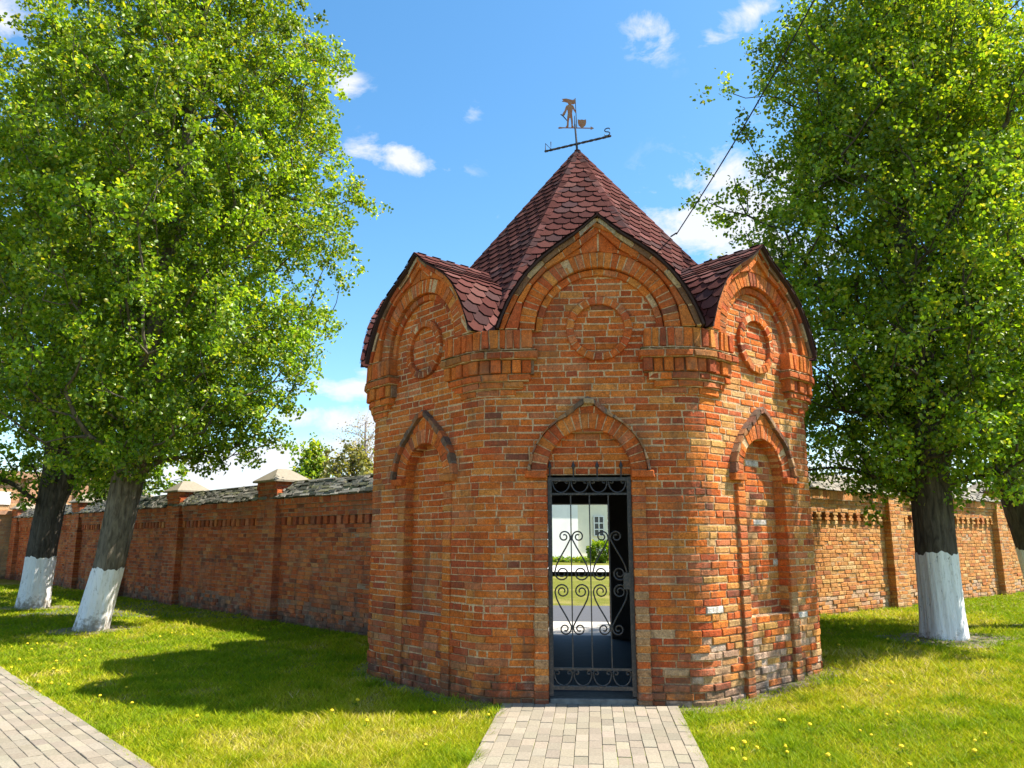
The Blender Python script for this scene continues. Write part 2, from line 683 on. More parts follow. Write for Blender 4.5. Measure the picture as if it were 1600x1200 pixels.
def round_map(s, z, d):
    k = int(math.floor(s / LF + .5)); t = s - k * LF
    o, U, Nn = FF[k % 8]
    if abs(t) <= FLAT:
        return (o[0] + U[0] * t + Nn[0] * d, o[1] + U[1] * t + Nn[1] * d, z)
    sg = 1 if t > 0 else -1
    a = (abs(t) - FLAT) / FR
    rr = FR + d
    n_ = -FR + rr * math.cos(a); u_ = sg * (FLAT + rr * math.sin(a))
    return (o[0] + U[0] * u_ + Nn[0] * n_, o[1] + U[1] * u_ + Nn[1] * n_, z)


def in_arc(a, b):
    ta = abs(a - round(a / LF) * LF); tb = abs(b - round(b / LF) * LF)
    return max(ta, tb) > FLAT - .01


tower = thing('gate_tower', 'octagonal red brick gate tower with dark red shingled roof and ogee gables', 'tower', (CX, CY, 0))
CH = .072                                  # course height
BR = MAT['brick']
# niche of every face: centre, half width, bottom, springing height, arch radius
NICHE = {}
for k in range(8):
    NICHE[k] = dict(uc=.03, w=.40, zb=.78, zs=2.27, d=-.11)
NICHE[7].update(uc=.07, w=.38)
NICHE[1].update(uc=.02, w=.40)
NICHE[0] = dict(uc=-.015, w=.425, zb=-1, zs=2.27, d=-.075, door=2.20)
NICHE[4] = dict(uc=.10, w=.53, zb=-1, zs=2.14, d=-.075, door=2.14)


def niche_half(n, z):
    if z < n['zb']:
        return 0
    if z <= n['zs']:
        return n['w']
    q = n['w'] ** 2 - (z - n['zs']) ** 2
    return math.sqrt(q) if q > 0 else 0


def tower_col(s, z, col):
    dd = 0
    k = int(round(s / LF)) % 8
    t = s - round(s / LF) * LF
    if z < .55:
        dd -= abs(random.gauss(0, .006)) * (1 - z / .6) * 1.6
        if random.random() < .15:
            col = tuple(x * .7 + .3 * y for x, y in zip(col, (.40, .24, .16)))
        if random.random() < .10:
            dd -= random.uniform(.008, .03)
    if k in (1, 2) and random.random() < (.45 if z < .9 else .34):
        col = random.choice([(.60, .30, .10), (.62, .27, .07), (.58, .35, .15), (.60, .33, .10)])  # faces towards the sun: golden sunlight put into the brick colour
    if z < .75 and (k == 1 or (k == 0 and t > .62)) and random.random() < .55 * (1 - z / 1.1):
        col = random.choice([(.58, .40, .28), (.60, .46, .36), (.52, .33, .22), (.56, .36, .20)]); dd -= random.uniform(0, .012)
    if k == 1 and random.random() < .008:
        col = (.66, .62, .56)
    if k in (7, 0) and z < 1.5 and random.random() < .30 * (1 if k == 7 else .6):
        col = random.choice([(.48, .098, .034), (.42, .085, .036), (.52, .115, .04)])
    return col, dd


wall = MB()
nrow = int(3.73 / CH)
row = -2
while (row + 1) * CH <= 3.76:
    z0, z1 = row * CH, (row + 1) * CH
    zm = (z0 + z1) / 2
    # split the ring of faces at the openings
    cuts = []
    for k in range(8):
        n = NICHE[k]
        h = niche_half(n, zm)
        if h > 0.02:
            cuts.append((k * LF + n['uc'] - h, k * LF + n['uc'] + h, k))
    if not cuts:
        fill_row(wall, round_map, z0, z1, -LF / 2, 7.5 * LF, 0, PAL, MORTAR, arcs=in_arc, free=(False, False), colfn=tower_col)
    else:
        for i, (a, b, k) in enumerate(cuts):
            nx = cuts[(i + 1) % len(cuts)][0] + (8 * LF if i == len(cuts) - 1 else 0)
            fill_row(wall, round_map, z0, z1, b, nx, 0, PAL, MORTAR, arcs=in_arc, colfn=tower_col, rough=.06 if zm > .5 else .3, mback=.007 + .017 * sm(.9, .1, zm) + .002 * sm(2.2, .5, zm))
            n = NICHE[k]
            if 'door' in n and zm < n['door']:
                continue
            dn = n['d']
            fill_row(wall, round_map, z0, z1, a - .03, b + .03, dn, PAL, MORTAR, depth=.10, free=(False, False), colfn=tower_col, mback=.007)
    row += 1
# tympana of the gables (above the cornice line)
GZ = 3.74
for k in range(8):
    gu = .03 + (.09 if k == 0 else 0)
    r_ = row
    zz = row * CH
    while zz < GZ + .66:
        zm = zz + CH / 2
        q = .665 ** 2 - max(0, zm - GZ) ** 2
        if q > 0:
            h = math.sqrt(q)
            fill_row(wall, fmap(k), zz, zz + CH, gu - h, gu + h, 0, PAL, MORTAR, free=(False, False))
        zz += CH
# filled-in lower part of the niche on the sunny side has a ragged sill
wall.build('wall', BR, tower)

# jamb strips beside door and niches, hood mouldings
HOOD = [(0, .625), (20, .605), (40, .60), (55, .605), (68, .63), (78, .68), (90, .765)]


def interp(tab, a):
    a = a if a <= 90 else 180 - a
    return float(np.interp(a, [t[0] for t in tab], [t[1] for t in tab]))


for k in range(8):
    n = NICHE[k]
    M = fmap(k)
    mb = MB()
    uc, w, zs = n['uc'], n['w'], n['zs']
    if k == 4:
        zs = 2.3
    pr = .035 if k != 7 else .018
    # radial bricks
    arc_ring(mb, M, uc, zs, w, w + .165, 0, 180, .078, .028, .18, PAL, MORTAR)
    hk = w / .40
    outer = lambda a: interp(HOOD, a) * (1 if w < .45 else 1.2)
    if k in (0, 1, 7):
        arc_ring(mb, M, uc, zs, w + .16, lambda a: max(w + .165, outer(a) - .055), 58, 122, .14, .03, .15, PAL[:3], MORTAR)
    pal_h = [((.25, .12, .08), 3), ((.38, .18, .08), 3), ((.17, .12, .09), 2), ((.42, .27, .16), 2)] if k != 7 else [((.15, .10, .075), 3), ((.24, .12, .07), 2), ((.46, .13, .045), 2)]
    arc_ring(mb, M, uc, zs, lambda a: max(w + .165, outer(a) - .055), outer, 0, 180, .11, .075, .2, pal_h, (.20, .16, .13), jit=.006)
    for sg in (-1, 1):
        # foot of the hood
        a, b = sorted((uc + sg * (w + .005), uc + sg * (w + .225)))
        brick(mb, M, [(a, zs - .075), (b, zs - .075), (b, zs - .004), (a, zs - .004)], .07, .2, pick(PAL), jit=.006)
    mb.build('hood_moulding', BR, tower)
    for sg in (-1, 1):
        mb = MB()
        z = -2 * CH
        while z + CH < zs - .07:
            e = random.uniform(0, .006) if z < 1.0 else 0
            a, b = sorted((uc + sg * w, uc + sg * (w + .135 + random.uniform(-.004, .004))))
            pale = random.random() < .35 and k in (0, 1) and z < 1.2
            brick(mb, M, [(a, z + .005), (b, z + .005), (b, z + CH - .005), (a, z + CH - .005)], pr + random.gauss(0, .0015) - e, .2,
                  (.47, .27, .13) if pale else pick(PAL), jit=.004)
            a, b = sorted((uc + sg * (w + .008), uc + sg * (w + .13)))
            brick(mb, M, [(a, z - .001), (b, z - .001), (b, z + CH + .001), (a, z + CH + .001)], pr - .011, .19, MORTAR, ch=.001, jit=0)
            z += CH
        mb.build('jamb_strip', BR, tower)

# cornices on the eight corners
for k in range(8):
    mb = MB()
    sc = (k + .5) * LF
    z = 3.04

    def layer(z0, z1, pr, hw, soldiers=False, pal=PAL, dent=False):
        s0, s1 = sc - hw, sc + hw
        lens = (.078,) if soldiers else (.25, .25, .13)
        if dent:
            brick(mb, round_map, [(s0 + .01, z0), (s1 - .01, z0), (s1 - .01, z1), (s0 + .01, z1)], pr - .035, .2, (.26, .17, .11), ch=.002, jit=0, nseg=12)
            s = s0; i = 0
            while s < s1 - .05:
                wd = .105
                out = pr + (.012 if i % 2 == 0 else -.012)
                brick(mb, round_map, [(s + .006, z0 + .006), (s + wd - .006, z0 + .006), (s + wd - .006, z1 - .006), (s + .006, z1 - .006)], out, .2, pick(PAL), jit=.004, nseg=2)
                s += wd; i += 1
            return
        fill_row(mb, round_map, z0, z1, s0, s1, pr, pal, MORTAR, depth=.26, lens=lens, arcs=lambda a, b: True, jit=.0075, rough=.2, gap=.014, mback=.02)
    layer(3.045, 3.12, .028, .34)
    layer(3.12, 3.195, .055, .42)
    layer(3.195, 3.27, .085, .49)
    layer(3.27, 3.42, .105, .54, dent=True)
    layer(3.42, 3.50, .150, .57, pal=[((.46, .12, .035), 3), ((.38, .09, .035), 3), ((.40, .16, .05), 2)])
    # mossy mortar weathering on top of the slab
    layer(3.50, 3.525, .140, .565, pal=[((.24, .13, .06), 2), ((.30, .19, .10), 2), ((.13, .11, .05), 2)])
    layer(3.525, 3.735, .125, .52, soldiers=True)
    mb.build('cornice', BR, tower)

# gables with their barrel roofs
PROF = [(0, 1.06), (10, 1.01), (22, .975), (33, .960), (45, .958), (57, .970), (68, 1.0), (76, 1.042), (83, 1.112), (90, 1.225)]
SH_PAL = [((.078, .028, .024), 5), ((.096, .036, .031), 4), ((.058, .022, .020), 3), ((.064, .034, .033), 3), ((.125, .054, .047), 2)]


def clip_poly(poly, a, b, c):
    """keep a*x+b*y<=c"""
    out = []
    n = len(poly)
    for i in range(n):
        p, q = poly[i], poly[(i + 1) % n]
        fp, fq = a * p[0] + b * p[1] - c, a * q[0] + b * q[1] - c
        if fp <= 0:
            out.append(p)
        if (fp < 0 < fq) or (fq < 0 < fp):
            t = fp / (fp - fq)
            out.append((p[0] + (q[0] - p[0]) * t, p[1] + (q[1] - p[1]) * t))
    return out


def tab(mb, S, x, y, w, hgt, col, clips=(), lift=.022):
    poly = [(x - .5 * w, y + .38 * hgt), (x - .25 * w, y), (x + .25 * w, y), (x + .5 * w, y + .38 * hgt), (x + .5 * w, y + 1.35 * hgt), (x - .5 * w, y + 1.35 * hgt)]
    for c in clips:
        poly = clip_poly(poly, *c)
        if len(poly) < 3:
            return
    top = [S(p[0], p[1], lift - .018 * (p[1] - y) / (1.35 * hgt)) for p in poly]
    bot = [S(p[0], p[1], .001) for p in poly]
    n = len(poly)
    mb.add(top, [tuple(range(n))], col)
    mb.add(top + bot, [(i, i + n, (i + 1) % n + n, (i + 1) % n) for i in range(n)], tuple(v * .18 for v in col))


gable_roofs = []
for k in range(8):
    M = fmap(k)
    gu = .03 + (.09 if k == 0 else 0)
    dz = {0: 0.0, 1: -.07, 7: -.07}.get(k, 0)
    prof = lambda a: interp(PROF, a) + (dz * max(0, (min(a, 180 - a) - 45) / 45) if dz else 0)
    mb = MB()
    arc_ring(mb, M, gu, GZ, .60, .67, 0, 180, .13, .035, .2, PAL, MORTAR)
    arc_ring(mb, M, gu, GZ, .675, .84, 0, 180, .074, .085, .25, PAL, MORTAR)
    arc_ring(mb, M, gu, GZ, .845, lambda a: max(.85, prof(a) - .155), 60, 120, .22, .09, .25, PAL[:3], MORTAR)
    arc_ring(mb, M, gu, GZ, lambda a: .85 if min(a, 180 - a) < 56 else max(.85, prof(a) - .15), lambda a: prof(a) - .072, 0, 180, .23, .125, .30, PAL, MORTAR)
    arc_ring(mb, M, gu, GZ, lambda a: prof(a) - .064, lambda a: prof(a) - .012, 0, 180, .22, .145, .30, PAL[1:] + [((.22, .12, .07), 20), ((.50, .36, .22), 10)], MORTAR, jit=.005)
    for a0, a1 in ((79, 89.4), (90.6, 101)):
        arc_ring(mb, M, gu, GZ, lambda a: prof(a) - .06, lambda a: prof(a) - .010, a0, a1, .2, .15, .1, [((.5, .42, .32), 2), ((.3, .2, .12), 1)], MORTAR, back=False)
    gb = mb.build('gable', BR, tower)
    # medallion: raised ring of brick
    mb = MB()
    arc_ring(mb, M, gu, 3.755, .265, .345, 0, 360, .085, .045, .16, PAL if k != 7 else [((.26, .09, .05), 2), ((.46, .12, .04), 3), ((.56, .14, .035), 3)], MORTAR, jit=.004)
    mb.build('medallion', BR, gb)
    # roof sheet following the gable outline
    NP = 48
    angs = [180 * i / NP for i in range(NP + 1)]
    outl = [(gu + (prof(a) + .009) * math.cos(R(a)), GZ + (prof(a) + .009) * math.sin(R(a))) for a in angs]
    inl = [(gu + (prof(a) - .010) * math.cos(R(a)), GZ + (prof(a) - .010) * math.sin(R(a))) for a in angs]
    mb = MB()
    d1, d0 = .19, -1.5
    vs = [M(s, z, d1) for s, z in outl] + [M(s, z, d0) for s, z in outl] + [M(s, z, d1) for s, z in inl] + [M(s, z, d0) for s, z in inl]
    n = NP + 1
    fs = []
    for i in range(NP):
        fs += [(i, i + 1, n + i + 1, n + i), (2 * n + i, 3 * n + i, 3 * n + i + 1, 2 * n + i + 1), (i, 2 * n + i, 2 * n + i + 1, i + 1)]
    fs += [(0, n, 3 * n, 2 * n), (NP, 2 * n + NP, 3 * n + NP, n + NP)]
    mb.add(vs, fs, (.055, .035, .035))
    # shingle tabs, each slope from eave to ridge
    for side in (0, 1):
        pts = outl[:NP // 2 + 1] if side == 0 else outl[NP // 2:][::-1]
        acc = [0]
        for i in range(1, len(pts)):
            acc.append(acc[-1] + math.dist(pts[i], pts[i - 1]))

        def S(x, y, h):
            y = min(y, acc[-1] - .001)
            i = min(len(acc) - 2, max(0, int(np.searchsorted(acc, y) - 1)))
            t = (y - acc[i]) / (acc[i + 1] - acc[i])
            a, b = pts[i], pts[i + 1]
            s = a[0] + (b[0] - a[0]) * t; z = a[1] + (b[1] - a[1]) * t
            nx, nz = (b[1] - a[1]), -(b[0] - a[0])
            l = math.hypot(nx, nz)
            if side == 1:
                nx, nz = -nx, -nz
            return M(s + nx / l * h, z + nz / l * h, .20 - x)
        y = -.04; r_ = 0
        while y < acc[-1]:
            x = -.1 + (r_ % 2) * .106
            while x < 1.65:
                tab(mb, S, x, max(y, 0), .202, .138, pick(SH_PAL), clips=((1, 0, 1.66), (-1, 0, 0.0), (0, 1, acc[-1])))
                x += .212
            y += .138; r_ += 1
    gable_roofs.append(mb.build('gable_roof', MAT['shingle'], gb))

# pyramid roof
APEX = Vector((CX - .02, CY, 7.24))
RB, ZB = 2.52, 7.24 - 1.25 * 2.52
mb = MB()
cor = []
for k in range(8):
    t = R(-90 + 22.5 + 45 * k + ROT)
    cor.append(Vector((CX + RB * math.cos(t), CY + RB * math.sin(t), ZB)))
for k in range(8):
    a, b = cor[k - 1], cor[k]
    mb.add([a, b, APEX], [(0, 1, 2)], (.06, .03, .03))
    mid = (a + b) / 2
    X = (b - a).normalized(); Y = (APEX - mid); H = Y.length; Y.normalize(); Zn = X.cross(Y)
    hw = (b - a).length / 2

    def S(x, y, h):
        return mid + X * x + Y * y + Zn * h
    cl1 = (1, hw / H, hw); cl2 = (-1, hw / H, hw)
    y = 0; r_ = 0
    while y < H - .03:
        x = -1.2 + (r_ % 2) * .106
        while x < 1.2:
            tab(mb, S, x, y, .202, .138, pick(SH_PAL), clips=(cl1, cl2))
            x += .212
        y += .138; r_ += 1
    # ridge caps
    e = (APEX - b); le = e.length; e.normalize()
    Xn = ((cor[(k + 1) % 8] + b) / 2)
    n1 = Zn
    a2, b2 = cor[k], cor[(k + 1) % 8]
    n2 = (b2 - a2).normalized().cross((APEX - (a2 + b2) / 2).normalized())
    nb = (n1 + n2).normalized()
    s1 = n1.cross(e).normalized() * -1; s2 = n2.cross(e).normalized()
    if s1.dot(X) > 0:
        s1 = -s1
    if s2.dot(b2 - a2) < 0:
        s2 = -s2
    y = 0
    while y < le - .02:
        w_ = min(.075, .02 + (le - y) * .1)
        p0 = b + e * y; p1 = b + e * min(le, y + .24)
        h0, h1 = .026, .016
        col = pick(SH_PAL)
        vs = [p0 + nb * h0, p1 + nb * h1, p1 + s1 * w_ + n1 * (h1 - .008), p0 + s1 * w_ + n1 * (h0 - .008), p1 + s2 * w_ + n2 * (h1 - .008), p0 + s2 * w_ + n2 * (h0 - .008),
              p0 + s1 * w_ + n1 * .0, p0 + nb * .0, p0 + s2 * w_ + n2 * .0]
        mb.add(vs, [(0, 1, 2, 3), (0, 5, 4, 1), (0, 3, 6, 7), (0, 7, 8, 5)], col)
        y += .19
# small collar at the very top
ring = [APEX + Vector((.10 * math.cos(t), .10 * math.sin(t), -.10)) for t in [k * math.pi / 4 for k in range(8)]]
mb.add(ring + [APEX + Vector((0, 0, .03))], [(i, (i + 1) % 8, 8) for i in range(8)], (.10, .07, .07))
mb.build('roof', MAT['shingle'], tower)

# inside: walls, ceiling, floor, door reveals
mb = MB()
API = 2.2
hi = API * math.tan(R(22.5))
for k in range(8):
    o, U, Nn = FF[k]
    M = plane_map((CX + API * Nn[0], CY + API * Nn[1]), U, Nn)
    Mo = fmap(k)

    def quad(Mx, a, b, c, d):
        mb.add([Mx(*a), Mx(*b), Mx(*c), Mx(*d)], [(0, 1, 2, 3)])
    if k in (0, 4):
        n = NICHE[k]; a, b, zt = n['uc'] - n['w'] - .03, n['uc'] + n['w'] + .03, n['door'] + .0
        if k == 4:
            a += .03; b -= .03
        quad(M, (-hi, -.1, 0), (a, -.1, 0), (a, 3.1, 0), (-hi, 3.1, 0))
        quad(M, (b, -.1, 0), (hi, -.1, 0), (hi, 3.1, 0), (b, 3.1, 0))
        quad(M, (a, zt, 0), (b, zt, 0), (b, 3.1, 0), (a, 3.1, 0))
        dI = -(AP - API); dO = -.12
        quad(Mo, (a, -.1, dO), (a, -.1, dI), (a, zt, dI), (a, zt, dO))
        quad(Mo, (b, -.1, dO), (b, -.1, dI), (b, zt, dI), (b, zt, dO))
        quad(Mo, (a, zt, dO), (b, zt, dO), (b, zt, dI), (a, zt, dI))
    else:
        quad(M, (-hi, -.1, 0), (hi, -.1, 0), (hi, 3.1, 0), (-hi, 3.1, 0))
Ri = API / math.cos(R(22.5))
mb.add([(CX + Ri * math.cos(R(-67.5 + 45 * k + ROT)), CY + Ri * math.sin(R(-67.5 + 45 * k + ROT)), 3.08) for k in range(8)], [tuple(range(8))])
mb.build('inner_wall', MAT['interior'], tower)
mb = MB()
Rf = (AP - .05) / math.cos(R(22.5))
mb.add([(CX + Rf * math.cos(R(-67.5 + 45 * k + ROT)), CY + Rf * math.sin(R(-67.5 + 45 * k + ROT)), .035) for k in range(8)], [tuple(range(8))])
mb.build('floor', MAT['int_floor'], tower)
mb = MB()
M0 = fmap(0)
n0 = NICHE[0]
brick(mb, M0, [(n0['uc'] - n0['w'] + .002, -.05), (n0['uc'] + n0['w'] - .002, -.05), (n0['uc'] + n0['w'] - .002, .075), (n0['uc'] - n0['w'] + .002, .075)], -.01, .35, (.2, .2, .2), ch=.012)
mb.build('threshold', MAT['step'], tower)

# ------------------------------------------------------------------ the wrought iron gate
GU0, GU1 = n0['uc'] - n0['w'] + .004, n0['uc'] + n0['w'] - .004
GD = -.035
gate = bpy.data.objects.new('gate', None)
COL.objects.link(gate)
gate.parent = tower
gate.location = Vector(M0(GU0, .1, GD)) - Vector(tower.location)


def gbox(mb, u0, u1, z0, z1, d0=GD - .02, d1=GD + .02):
    mb.add([M0(u, z, d) for u in (u0, u1) for z in (z0, z1) for d in (d0, d1)], [(0, 1, 3, 2), (4, 6, 7, 5), (0, 4, 5, 1), (2, 3, 7, 6), (0, 2, 6, 4), (1, 5, 7, 3)])


mb = MB()
fw = .042
gbox(mb, GU0, GU0 + fw, .10, 2.205); gbox(mb, GU1 - fw, GU1, .10, 2.205)
gbox(mb, GU0 + fw, GU1 - fw, 2.165, 2.20)
gbox(mb, GU0 + fw, GU1 - fw, 2.025, 2.045, GD - .012, GD + .012)
gbox(mb, GU0 + fw, GU1 - fw, .335, .357, GD - .012, GD + .012)
gbox(mb, GU0 + fw, GU1 - fw, .155, .19)
mb.build('frame', MAT['iron'], gate)
inner0, inner1 = GU0 + fw, GU1 - fw
wbar = (inner1 - inner0) / 4
for i in (1, 2, 3):
    mb = MB()
    u = inner0 + wbar * i
    gbox(mb, u - .006, u + .006, .357, 2.025, GD - .006, GD + .006)
    mb.build('bar', MAT['iron'], gate)
for i in range(4):
    mb = MB()
    u = inner0 - .02 + (inner1 - inner0 + .04) * i / 3.3
    mb.tube([M0(u, 2.2, GD), M0(u, 2.30, GD)], .008, 6)
    mb.tube([M0(u, 2.28, GD), M0(u, 2.315, GD), M0(u, 2.375, GD)], [.006, .021, .001], 6)
    mb.build('spike', MAT['iron'], gate)


def spiral(cu, cz, r0, turns, a0, sgn, n=22, grow=.28):
    """from the outside (r0, angle a0) winding inward"""
    out = []
    for i in range(n + 1):
        t = i / n
        a = a0 + sgn * t * turns * 2 * math.pi
        r = r0 * (1 - (1 - grow) * t)
        out.append((cu + r * math.cos(a), cz + r * math.sin(a)))
    return out


mb = MB()


def flush(name):
    global mb
    mb.build(name, MAT['iron'], gate); mb = MB()


def scroll(pts, r=.0078):
    mb.tube([M0(u, z, GD + .002) for u, z in pts], r, 5)


for zc, hh, flip in ((2.155, .115, -1), (.20, .125, 1)):
    # half rounds with curled ends in the top and bottom panels
    for i in range(4):
        u = inner0 + wbar * (i + .5)
        rr = wbar * .46
        if flip == -1:
            arc = [(u + rr * math.cos(a), zc + -.0 + hh * -math.sin(a) * .92) for a in np.linspace(0.0, math.pi, 17)]
            top = 1
        else:
            zc = .325
            arc = [(u + rr * math.cos(a), zc - .02 - hh * .9 * math.sin(a)) for a in np.linspace(0, math.pi, 17)]
        scroll(arc)
        for sg in (-1, 1):
            sp = spiral(u + sg * (rr - .028), (zc if flip == -1 else zc - .015), .028, .9, 0 if sg > 0 else math.pi, sg)
            scroll(sp)
        flush('scroll')
ZM = 1.165                                    # mirror height of the spindle scrolls
for ub in (inner0 + wbar, inner0 + wbar * 3):
    for sg in (-1, 1):
        for vf in (1, -1):
            zf = lambda z: ZM + vf * (z - ZM)
            r1 = .058
            pts = []
            # outer volute near the end of the spindle
            c1 = (ub + sg * (r1 + .012), 1.61)
            sp = spiral(c1[0], c1[1], r1, 1.35, math.pi if sg > 0 else 0, -sg)
            pts += [(u, zf(z)) for u, z in sp[::-1]]
            pts += [(ub + sg * .010, zf(1.585)), (ub + sg * .055, zf(1.50)), (ub + sg * .115, zf(1.40)), (ub + sg * .150, zf(1.33)), (ub + sg * .166, zf(1.27))]
            r2 = .072
            c2 = (ub + sg * (.166 - r2), 1.252)
            sp2 = spiral(c2[0], c2[1], r2, 1.6, 0 if sg > 0 else math.pi, -sg)
            pts += [(u, zf(z)) for u, z in sp2]
            scroll(pts)
    flush('spindle_scroll')
# lock case on the closing stile
mb = MB()
gbox(mb, GU1 - .10, GU1 - .03, 1.10, 1.26, GD - .03, GD + .028)
mb.build('lock', MAT['iron'], gate)

# ------------------------------------------------------------------ weather vane
WX, WY = APEX.x, APEX.y
vane = thing('weather_vane', 'rusty weather vane with a cut-out soldier, banner and shield on the roof tip', 'weather vane', (WX, WY, 7.2))
mb = MB()
mb.tube([(WX, WY, 7.15), (WX - .012, WY, 7.4), (WX - .03, WY, 7.66)], [.02, .015, .013], 8)
mb.tube([(WX - .03, WY, 7.66), (WX - .032, WY, 7.80)], [.010, .004], 8)
mb.build('post', MAT['iron'], vane)
bd = Vector((.98, -.36, 0)).normalized()
mb = MB()
pts = []; pc = Vector((WX, WY, 7.34))
mb.box(pc, (1.06, .012, .022), ax=(bd, Vector((-bd.y, bd.x, 0)), Vector((0, 0, 1))))
for i in range(26):                            # twist of the square bar
    c = pc + bd * (-.5 + i / 25.0)
    a = i * .6
    mb.box(c, (.045, .026, .026), ax=(bd, (Vector((-bd.y, bd.x, 0)) * math.cos(a) + Vector((0, 0, math.sin(a)))), (Vector((0, 0, math.cos(a))) - Vector((-bd.y, bd.x, 0)) * math.sin(a))))
bar = mb.build('direction_bar', MAT['iron'], vane)


def bar_tube(mb, pts, r, base):
    mb.tube([base + bd * u + Vector((0, 0, v)) for u, v in pts], r, 5)


mb = MB()
e = pc + bd * -.47
bar_tube(mb, [(-.045, .01), (-.045, .13), (.045, .015), (.045, .135)], .0085, e)
lt = mb.build('letter', MAT['iron'], bar); lt['label'] = 'letter N'
mb = MB()
e = pc + bd * .47
bar_tube(mb, [(.042, .112), (.03, .13), (0, .136), (-.032, .126), (-.04, .105), (-.02, .084), (.02, .072), (.04, .052), (.032, .028), (0, .018), (-.03, .024), (-.042, .042)], .0085, e)
lt = mb.build('letter', MAT['iron'], bar); lt['label'] = 'letter S'
ad = Vector((.99, .13, 0)).normalized()
an = Vector((-ad.y, ad.x, 0))
ac = Vector((WX - .03, WY, 7.60))


def sheet(name, polys, mat, parent, th=.010, off=(0, 0)):
    mb = MB()
    for poly in polys:
        tri = tessellate_polygon([[Vector((p[0], p[1], 0)) for p in poly]])
        for sgn in (-.5, .5):
            vs = [ac + ad * (p[0] + off[0]) + Vector((0, 0, p[1] + off[1])) + an * (th * sgn) for p in poly]
            mb.add(vs, [tuple(t) for t in tri])
        n = len(poly)
        vs = [ac + ad * (p[0] + off[0]) + Vector((0, 0, p[1] + off[1])) + an * (th * s) for s in (-.5, .5) for p in poly]
        mb.add(vs, [(i, (i + 1) % n, (i + 1) % n + n, i + n) for i in range(n)])
    return mb.build(name, mat, parent)


sheet('arrow', [[(-.255, -.006), (-.23, .012), (-.17, .006), (.235, .006), (.235, .028), (.285, 0), (.235, -.028), (.235, -.006), (-.17, -.006), (-.23, -.016)]], MAT['rust'], vane)
# the soldier silhouette: boots apart, hand on hip, tall cap
man = [(-.045, .0), (-.015, .0), (-.018, .02), (-.026, .03), (-.028, .11), (-.036, .19), (-.052, .235), (-.068, .19), (-.083, .11), (-.088, .03), (-.10, .018), (-.125, .012),
       (-.125, .0), (-.075, .0), (-.068, .03), (-.070, .0)]
man = [(-.13, .006), (-.098, .006), (-.094, .03), (-.090, .10), (-.078, .165), (-.064, .165), (-.056, .10), (-.052, .03), (-.058, .006), (-.018, .006), (-.020, .028), (-.030, .034),
       (-.028, .11), (-.036, .19), (-.040, .235), (-.032, .285), (-.026, .315), (.004, .262), (.018, .245), (.026, .255), (.012, .285), (-.008, .335), (-.020, .365), (-.048, .378), (-.050, .388),
       (-.036, .398), (-.034, .42), (-.028, .424), (-.030, .432), (-.046, .434), (-.050, .452), (-.094, .452), (-.098, .434), (-.112, .430), (-.112, .422), (-.100, .420), (-.098, .398), (-.086, .386),
       (-.088, .378), (-.122, .362), (-.136, .335), (-.152, .28), (-.186, .225), (-.186, .205), (-.168, .198), (-.150, .21), (-.126, .262), (-.112, .305), (-.106, .285), (-.104, .235), (-.112, .19), (-.118, .10), (-.122, .035), (-.136, .02)]
fig = sheet('figure', [man], MAT['rust'], vane, .014)
sheet('sword', [[(-.215, .215), (-.205, .222), (-.175, .205), (-.10, .105), (-.108, .10), (-.185, .192)]], MAT['iron'], fig, .010)
mb = MB()
mb.tube([ac + ad * .028 + Vector((0, 0, -.0)), ac + ad * .012 + Vector((0, 0, .49))], .006, 6)
flagpole = mb.build('banner_pole', MAT['iron'], vane)
sheet('banner', [[(.012, .475), (-.03, .458), (-.075, .468), (-.12, .480), (-.188, .472), (-.165, .452), (-.19, .430), (-.14, .424), (-.10, .412), (-.055, .392), (-.02, .388), (.012, .405)]], MAT['rust'], flagpole)
sheet('shield', [[(.045, .140), (.075, .132), (.105, .138), (.135, .132), (.168, .142), (.170, .085), (.158, .045), (.130, .016), (.106, .008), (.082, .018), (.056, .045), (.045, .085)]], MAT['rust'], vane)

# ------------------------------------------------------------------ brick compound walls
ZAX = Vector((0, 0, 1))


